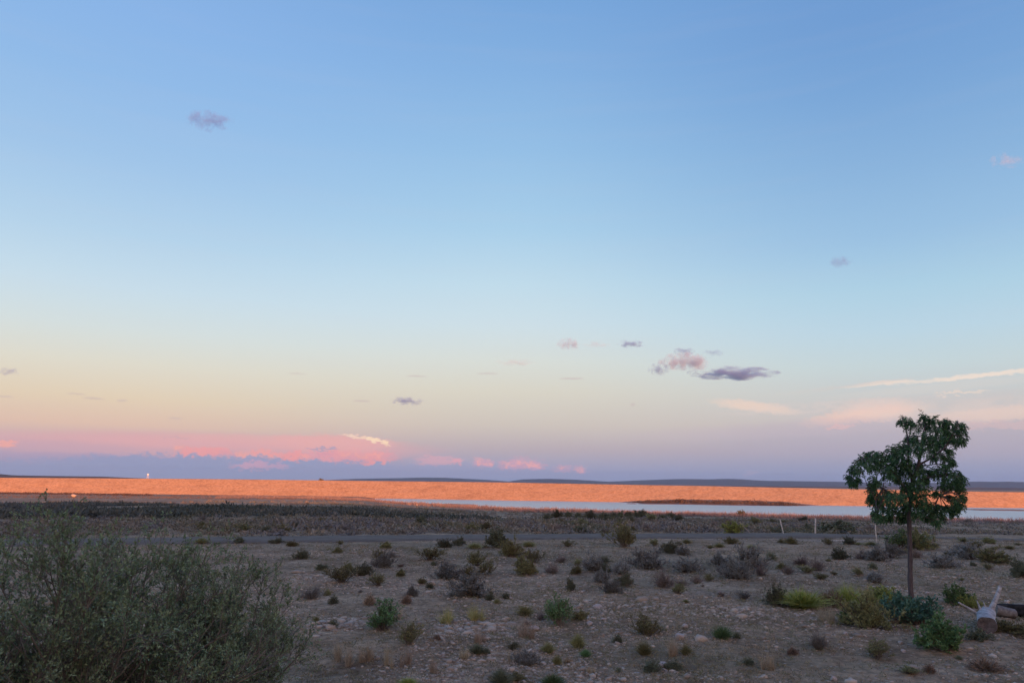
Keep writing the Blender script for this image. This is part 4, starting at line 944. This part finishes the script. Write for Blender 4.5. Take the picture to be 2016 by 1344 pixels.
# ------------------------------------------------------------------ sky (world)
def lin(c): return tuple(((x / 255) / 12.92 if x / 255 <= .04045 else ((x / 255 + .055) / 1.055) ** 2.4) for x in c)
def build_world():
    w = bpy.data.worlds.new('World'); sc.world = w; w.use_nodes = True; nt = w.node_tree; nt.nodes.clear()
    out = nt.nodes.new('ShaderNodeOutputWorld'); bg = nt.nodes.new('ShaderNodeBackground')
    tc = nt.nodes.new('ShaderNodeTexCoord'); sp = nt.nodes.new('ShaderNodeSeparateXYZ'); nt.links.new(tc.outputs['Generated'], sp.inputs[0])
    x, y, z = sp.outputs
    el = mth(nt, 'MULTIPLY', mth(nt, 'ARCSINE', z), 180 / math.pi); az = mth(nt, 'MULTIPLY', mth(nt, 'ARCTAN2', x, y), 180 / math.pi)
    f = mth(nt, 'DIVIDE', mth(nt, 'ADD', el, 5.), 100.)
    def gr(px, rows):
        return [(0, lin((140, 140, 165)))] + sorted([((azel(px, r)[1] + 5) / 100, lin(c)) for r, c in rows]) + [(.62, lin((92, 134, 198))), (.95, lin((80, 120, 188)))]
    Lf = ramp(nt, f, gr(200, [(0, (136, 178, 228)), (140, (143, 184, 229)), (300, (158, 194, 230)), (450, (178, 208, 232)), (560, (198, 219, 232)), (640, (211, 221, 221)), (710, (222, 217, 202)), (780, (226, 206, 180)), (835, (224, 190, 172)), (885, (190, 165, 182)), (925, (158, 160, 190)), (945, (150, 158, 192))]))
    Cf = ramp(nt, f, gr(1000, [(0, (119, 165, 217)), (140, (131, 175, 222)), (300, (147, 189, 227)), (450, (167, 204, 231)), (560, (191, 217, 232)), (640, (204, 221, 229)), (710, (215, 219, 213)), (770, (216, 210, 196)), (835, (206, 195, 186)), (885, (186, 172, 180)), (925, (160, 162, 192)), (945, (150, 159, 194))]))
    Rt = ramp(nt, f, gr(1850, [(0, (111, 155, 208)), (140, (119, 163, 212)), (300, (135, 176, 217)), (450, (152, 190, 223)), (560, (172, 206, 226)), (640, (185, 211, 226)), (710, (196, 211, 215)), (770, (200, 202, 202)), (835, (198, 188, 188)), (885, (175, 168, 185)), (925, (153, 158, 188)), (945, (147, 156, 190))]))
    mr = lambda v, a, b: (lambda n: (nt.links.new(v, n.inputs[0]), n.inputs.__getitem__(1).__setattr__('default_value', a), n.inputs.__getitem__(2).__setattr__('default_value', b), setattr(n, 'interpolation_type', 'SMOOTHSTEP'), n.outputs[0])[-1])(nt.nodes.new('ShaderNodeMapRange'))
    col = mixc(nt, mr(az, -30, 2), Lf, Cf); col = mixc(nt, mr(az, -2, 30), col, Rt)
    # warm afterglow round the sun, behind the viewpoint
    cy = nt.nodes.new('ShaderNodeVectorMath'); cy.operation = 'DOT_PRODUCT'; nt.links.new(tc.outputs['Generated'], cy.inputs[0]); cy.inputs[1].default_value = tuple(SUNV)
    gl = mth(nt, 'POWER', mth(nt, 'MAXIMUM', cy.outputs['Value'], 0.), 3.)
    col = mixc(nt, mth(nt, 'MULTIPLY', gl, .85), col, (1.55, .85, .5))
    # cloud layers, laid out by bearing and elevation
    cb = nt.nodes.new('ShaderNodeCombineXYZ'); nt.links.new(az, cb.inputs[0]); nt.links.new(mth(nt, 'MULTIPLY', el, 2.2), cb.inputs[1])
    vec = cb.outputs[0]
    def sgn(scale, det, off): 
        ad = nt.nodes.new('ShaderNodeVectorMath'); ad.operation = 'ADD'; nt.links.new(vec, ad.inputs[0]); ad.inputs[1].default_value = (off, off * .7, 0)
        return mth(nt, 'SUBTRACT', noise(nt, ad.outputs[0], scale, det, .6), .5)
    nA = sgn(.55, 6, 3); nB = sgn(2.4, 5, 11); nC = sgn(.16, 5, 31); nD = sgn(1.3, 6, 57)
    azw = mth(nt, 'ADD', az, mth(nt, 'ADD', mth(nt, 'MULTIPLY', nA, 2.4), mth(nt, 'MULTIPLY', sgn(2.0, 5, 77), 1.6))); elw = mth(nt, 'ADD', el, mth(nt, 'ADD', mth(nt, 'MULTIPLY', nD, 1.2), mth(nt, 'MULTIPLY', nB, .8)))
    def ell(px, py, rx, ry, c, alpha, soft=.5, tilt=0., tex=None, wa=azw, we=elw):
        nonlocal col
        a0, e0 = azel(px, py); a1, _ = azel(px + rx, py); _, e1 = azel(px, py - ry)
        da = mth(nt, 'SUBTRACT', wa, a0); de = mth(nt, 'SUBTRACT', we, e0)
        if tilt: de = mth(nt, 'SUBTRACT', de, mth(nt, 'MULTIPLY', da, tilt))
        u = mth(nt, 'DIVIDE', da, abs(a1 - a0)); v = mth(nt, 'DIVIDE', de, abs(e1 - e0))
        d = mth(nt, 'ADD', mth(nt, 'MULTIPLY', u, u), mth(nt, 'MULTIPLY', v, v))
        k = mth(nt, 'MULTIPLY', mr(d, 1 + soft, max(0., 1 - soft)), alpha)
        if tex is not None: k = mth(nt, 'MULTIPLY', k, mr(tex, -.14, .12))
        col = mixc(nt, k, col, lin(c))
    ws = mth(nt, 'ADD', el, mth(nt, 'MULTIPLY', nA, .35)); wsa = mth(nt, 'ADD', az, mth(nt, 'MULTIPLY', nA, 1.5))
    wf = mth(nt, 'ADD', el, mth(nt, 'ADD', mth(nt, 'MULTIPLY', nA, .5), mth(nt, 'MULTIPLY', sgn(3.2, 6, 5), .75)))
    wc = mth(nt, 'ADD', el, mth(nt, 'ADD', mth(nt, 'MULTIPLY', nA, .8), mth(nt, 'MULTIPLY', nB, .18)))
    cb2 = nt.nodes.new('ShaderNodeCombineXYZ'); nt.links.new(az, cb2.inputs[0]); nt.links.new(mth(nt, 'MULTIPLY', el, 1.25), cb2.inputs[1]); keep = vec; vec = cb2.outputs[0]
    nE = sgn(2.6, 8, 91); elf = mth(nt, 'ADD', el, mth(nt, 'ADD', mth(nt, 'MULTIPLY', nE, 1.5), mth(nt, 'MULTIPLY', sgn(.8, 3, 23), .8))); azf = mth(nt, 'ADD', az, mth(nt, 'MULTIPLY', sgn(2.2, 8, 13), 2.2)); vec = keep
    # veil of the distant storm bank (left)
    ell(420, 878, 400, 25, (222, 170, 174), .8, .6, 0, None, wsa, ws)
    ell(60, 884, 300, 18, (200, 166, 180), .6, .8, 0, None, wsa, ws)
    ell(560, 866, 220, 9, (229, 178, 172), .5, .6, 0, None, wsa, ws)
    ell(120, 905, 300, 14, (176, 158, 186), .7, .7, 0, None, wsa, ws)
    ell(690, 897, 85, 14, (240, 160, 165), .85, .9, 0, None, azf, elf)
    ell(650, 873, 118, 17, (234, 174, 172), .8, .7, 0, None, azf, wf)
    ell(400, 872, 190, 12, (228, 172, 174), .6, .8, 0, None, azf, wf)
    ell(715, 861, 46, 2.6, (250, 212, 190), .8, .7, -.10, None, azw, wf)
    ell(742, 866, 22, 3.6, (255, 222, 190), .95, .6, -.25, None, azw, wf)
    ell(756, 872, 8, 6, (255, 220, 188), .9, .6, 0, None, azw, wf)
    ell(684, 858, 8, 2, (246, 216, 196), .8, .7, 0, None, azw, wf)
    for k_ in range(34):
        qx = 350 + 415 * ((k_ * .618) % 1); qy = 886 + 16 * ((qx - 350) / 400) + 12 * (((k_ * .377) % 1) - .5); br = ((k_ * .271) % 1)
        ell(qx, qy, 8 + 12 * br, 3.5 + 3 * ((k_ * .53) % 1), [(253, 172, 156), (244, 160, 160), (226, 164, 174), (178, 156, 188)][k_ % 4], .8, .8, 0, mth(nt, 'ADD', nE, .05), azf, elf)
    ell(405, 889, 48, 8, (244, 160, 158), .85, .9, 0, None, azf, elf)
    ell(520, 891, 22, 6, (244, 166, 160), .75, .9, 0, None, azf, elf)
    ell(578, 899, 20, 9, (246, 160, 156), .9, .9, 0, None, azf, elf)
    ell(602, 903, 11, 9, (248, 168, 160), .9, .9, 0, None, azf, elf)
    ell(650, 893, 30, 6, (238, 160, 165), .7, .9, 0, None, azf, elf)
    ell(430, 920, 330, 22, (150, 157, 191), .92, .5, 0, None, azf, elf)
    ell(100, 926, 360, 16, (156, 160, 192), .8, .6, 0, None, azf, elf)
    ell(820, 927, 260, 12, (158, 160, 192), .6, .7, 0, None, azf, elf)
    ell(495, 916, 34, 8, (218, 166, 186), .8, .9, 0, None, azf, elf)
    ell(545, 918, 20, 5, (208, 164, 188), .7, .5)
    ell(16, 873, 20, 6, (248, 172, 158), .85, .5)
    ell(636, 884, 30, 3, (168, 160, 186), .75, .4)
    ell(350, 861, 20, 2.5, (190, 165, 178), .5, .5)
    ell(860, 906, 45, 8, (228, 172, 182), .65, .6)
    ell(897, 907, 8, 6, (238, 168, 176), .7, .5)
    for (px, py, rx, ry, al) in [(944, 912, 10, 8, .85), (960, 912, 8, 6, .75), (1003, 916, 18, 8, .7), (1022, 911, 12, 9, .75), (1048, 916, 20, 9, .85), (1107, 922, 12, 6, .65), (1143, 924, 12, 6, .65), (1474, 931, 9, 5, .45)]:
        ell(px, py, rx * 1.15, ry * 1.1, (214, 164, 184) if px < 1400 else (192, 174, 196), al * .75, .9)
        if px < 1400: ell(px - 1, py - ry * .3, rx * .8, ry * .7, (250, 176, 172), al, .8, 0, mth(nt, 'ADD', nE, .04), azf, elf)
    # veils and cirrus on the right
    ell(1800, 862, 480, 38, (176, 168, 186), .5, .8, 0, None, wsa, ws)
    ell(1830, 800, 380, 22, (205, 196, 194), .5, .9, .03, nC, wsa, ws)
    ell(1900, 742, 150, 4, (246, 224, 207), .8, .95, .05, mth(nt, 'ADD', nC, .1), azw, wc)
    ell(1735, 754, 70, 3.5, (244, 220, 204), .7, .95, .05, None, azw, wc)
    ell(1600, 768, 90, 3, (208, 205, 200), .5, .9, .09, None, azw, wf)
    ell(1850, 762, 220, 9, (214, 208, 203), .4, .9, .06, None, wsa, ws)
    ell(1680, 758, 120, 3, (205, 200, 198), .4, .8, .09, None, wsa, ws)
    ell(1485, 800, 75, 10, (238, 210, 194), .75, .95, -.15, None, azf, wf)
    ell(1690, 818, 100, 14, (242, 202, 188), .75, .95, .12, None, azf, wf)
    ell(1735, 806, 80, 20, (238, 206, 194), .6, .95, 0, None, azf, wf)
    ell(1645, 840, 26, 4, (240, 188, 182), .7, .7, .1)
    ell(1560, 845, 330, 16, (196, 182, 192), .4, .95, .04, None, azw, wc)
    ell(1900, 800, 240, 15, (222, 204, 197), .5, .95, .04, nA, azw, wc)
    ell(1620, 800, 200, 10, (222, 206, 200), .45, .95, .05, nD, azw, wc)
    ell(1890, 773, 45, 3, (234, 214, 200), .7, .8, .0)
    ell(1960, 815, 150, 14, (234, 206, 194), .7, .95, .05, None, azf, wf)
    ell(1980, 836, 110, 8, (218, 186, 186), .5, .8)
    # faint scattered flecks
    for (px, py, rx, ry) in [(1125, 745, 22, 2), (185, 784, 22, 2), (150, 775, 18, 1.5), (345, 823, 14, 2), (712, 789, 16, 1.8), (820, 740, 20, 1.5), (10, 780, 16, 1.8), (240, 788, 10, 2), (1246, 796, 4, 3), (585, 735, 18, 1.2), (960, 735, 20, 1.5)]:
        ell(px, py, rx, ry, (196, 176, 176), .45, .7, .0, None, mth(nt, 'ADD', az, mth(nt, 'MULTIPLY', nB, .3)), mth(nt, 'ADD', el, mth(nt, 'MULTIPLY', nB, .15)))
    # horizontal banding of very thin high cloud
    hz = nt.nodes.new('ShaderNodeMapping'); nt.links.new(vec, hz.inputs[0]); hz.inputs['Scale'].default_value = (.05, .35, 1)
    bnd = noise(nt, hz.outputs[0], 1.0, 4, .55)
    col = mixc(nt, mth(nt, 'MULTIPLY', mr(bnd, .45, .7), .03), col, lin((205, 196, 205)))
    sky = nt.nodes.new('ShaderNodeTexSky'); sky.sky_type = 'NISHITA'; sky.sun_disc = False; sky.sun_elevation = SUN_EL; sky.sun_rotation = SUN_ROT
    bg.inputs['Strength'].default_value = 1.085 / GAIN
    nt.links.new(col, bg.inputs['Color'])
    bg2 = nt.nodes.new('ShaderNodeBackground'); bg2.inputs['Strength'].default_value = .05; 
    nt.links.new(sky.outputs[0], bg2.inputs['Color'])
    mx = nt.nodes.new('ShaderNodeMixShader'); mx.inputs[0].default_value = .06
    nt.links.new(bg.outputs[0], mx.inputs[1]); nt.links.new(bg2.outputs[0], mx.inputs[2]); nt.links.new(mx.outputs[0], out.inputs['Surface'])
SUN_EL = R(3.0); SUN_AZ = R(180 - 14)           # azimuth measured clockwise from +Y
SUNV = np.array([math.sin(SUN_AZ) * math.cos(SUN_EL), math.cos(SUN_AZ) * math.cos(SUN_EL), math.sin(SUN_EL)])
SUN_ROT = SUN_AZ
build_world()
sl = bpy.data.lights.new('sun', 'SUN'); sl.energy = 4.1; sl.angle = R(.5); sl.color = (1.0, .325, .11)
so = bpy.data.objects.new('sun', sl); C.objects.link(so); so.rotation_euler = Vector(SUNV).to_track_quat('Z', 'Y').to_euler(); so.location = (0, -20, 60)

cam = bpy.data.cameras.new('camera'); co = bpy.data.objects.new('camera', cam); C.objects.link(co)
co.matrix_world = Matrix.Translation((0, 0, CAMZ)) @ Mcam.to_4x4()
cam.sensor_width = 36; cam.lens = F / 2016 * 36; cam.clip_start = .05; cam.clip_end = 60000; sc.camera = co
sc.view_settings.view_transform = 'Standard'; sc.view_settings.look = 'None'; sc.view_settings.exposure = EXPO; sc.view_settings.gamma = 1
sc.cycles.volume_bounces = 1; sc.cycles.max_bounces = 6; sc.cycles.diffuse_bounces = 3; sc.cycles.volume_max_steps = 256
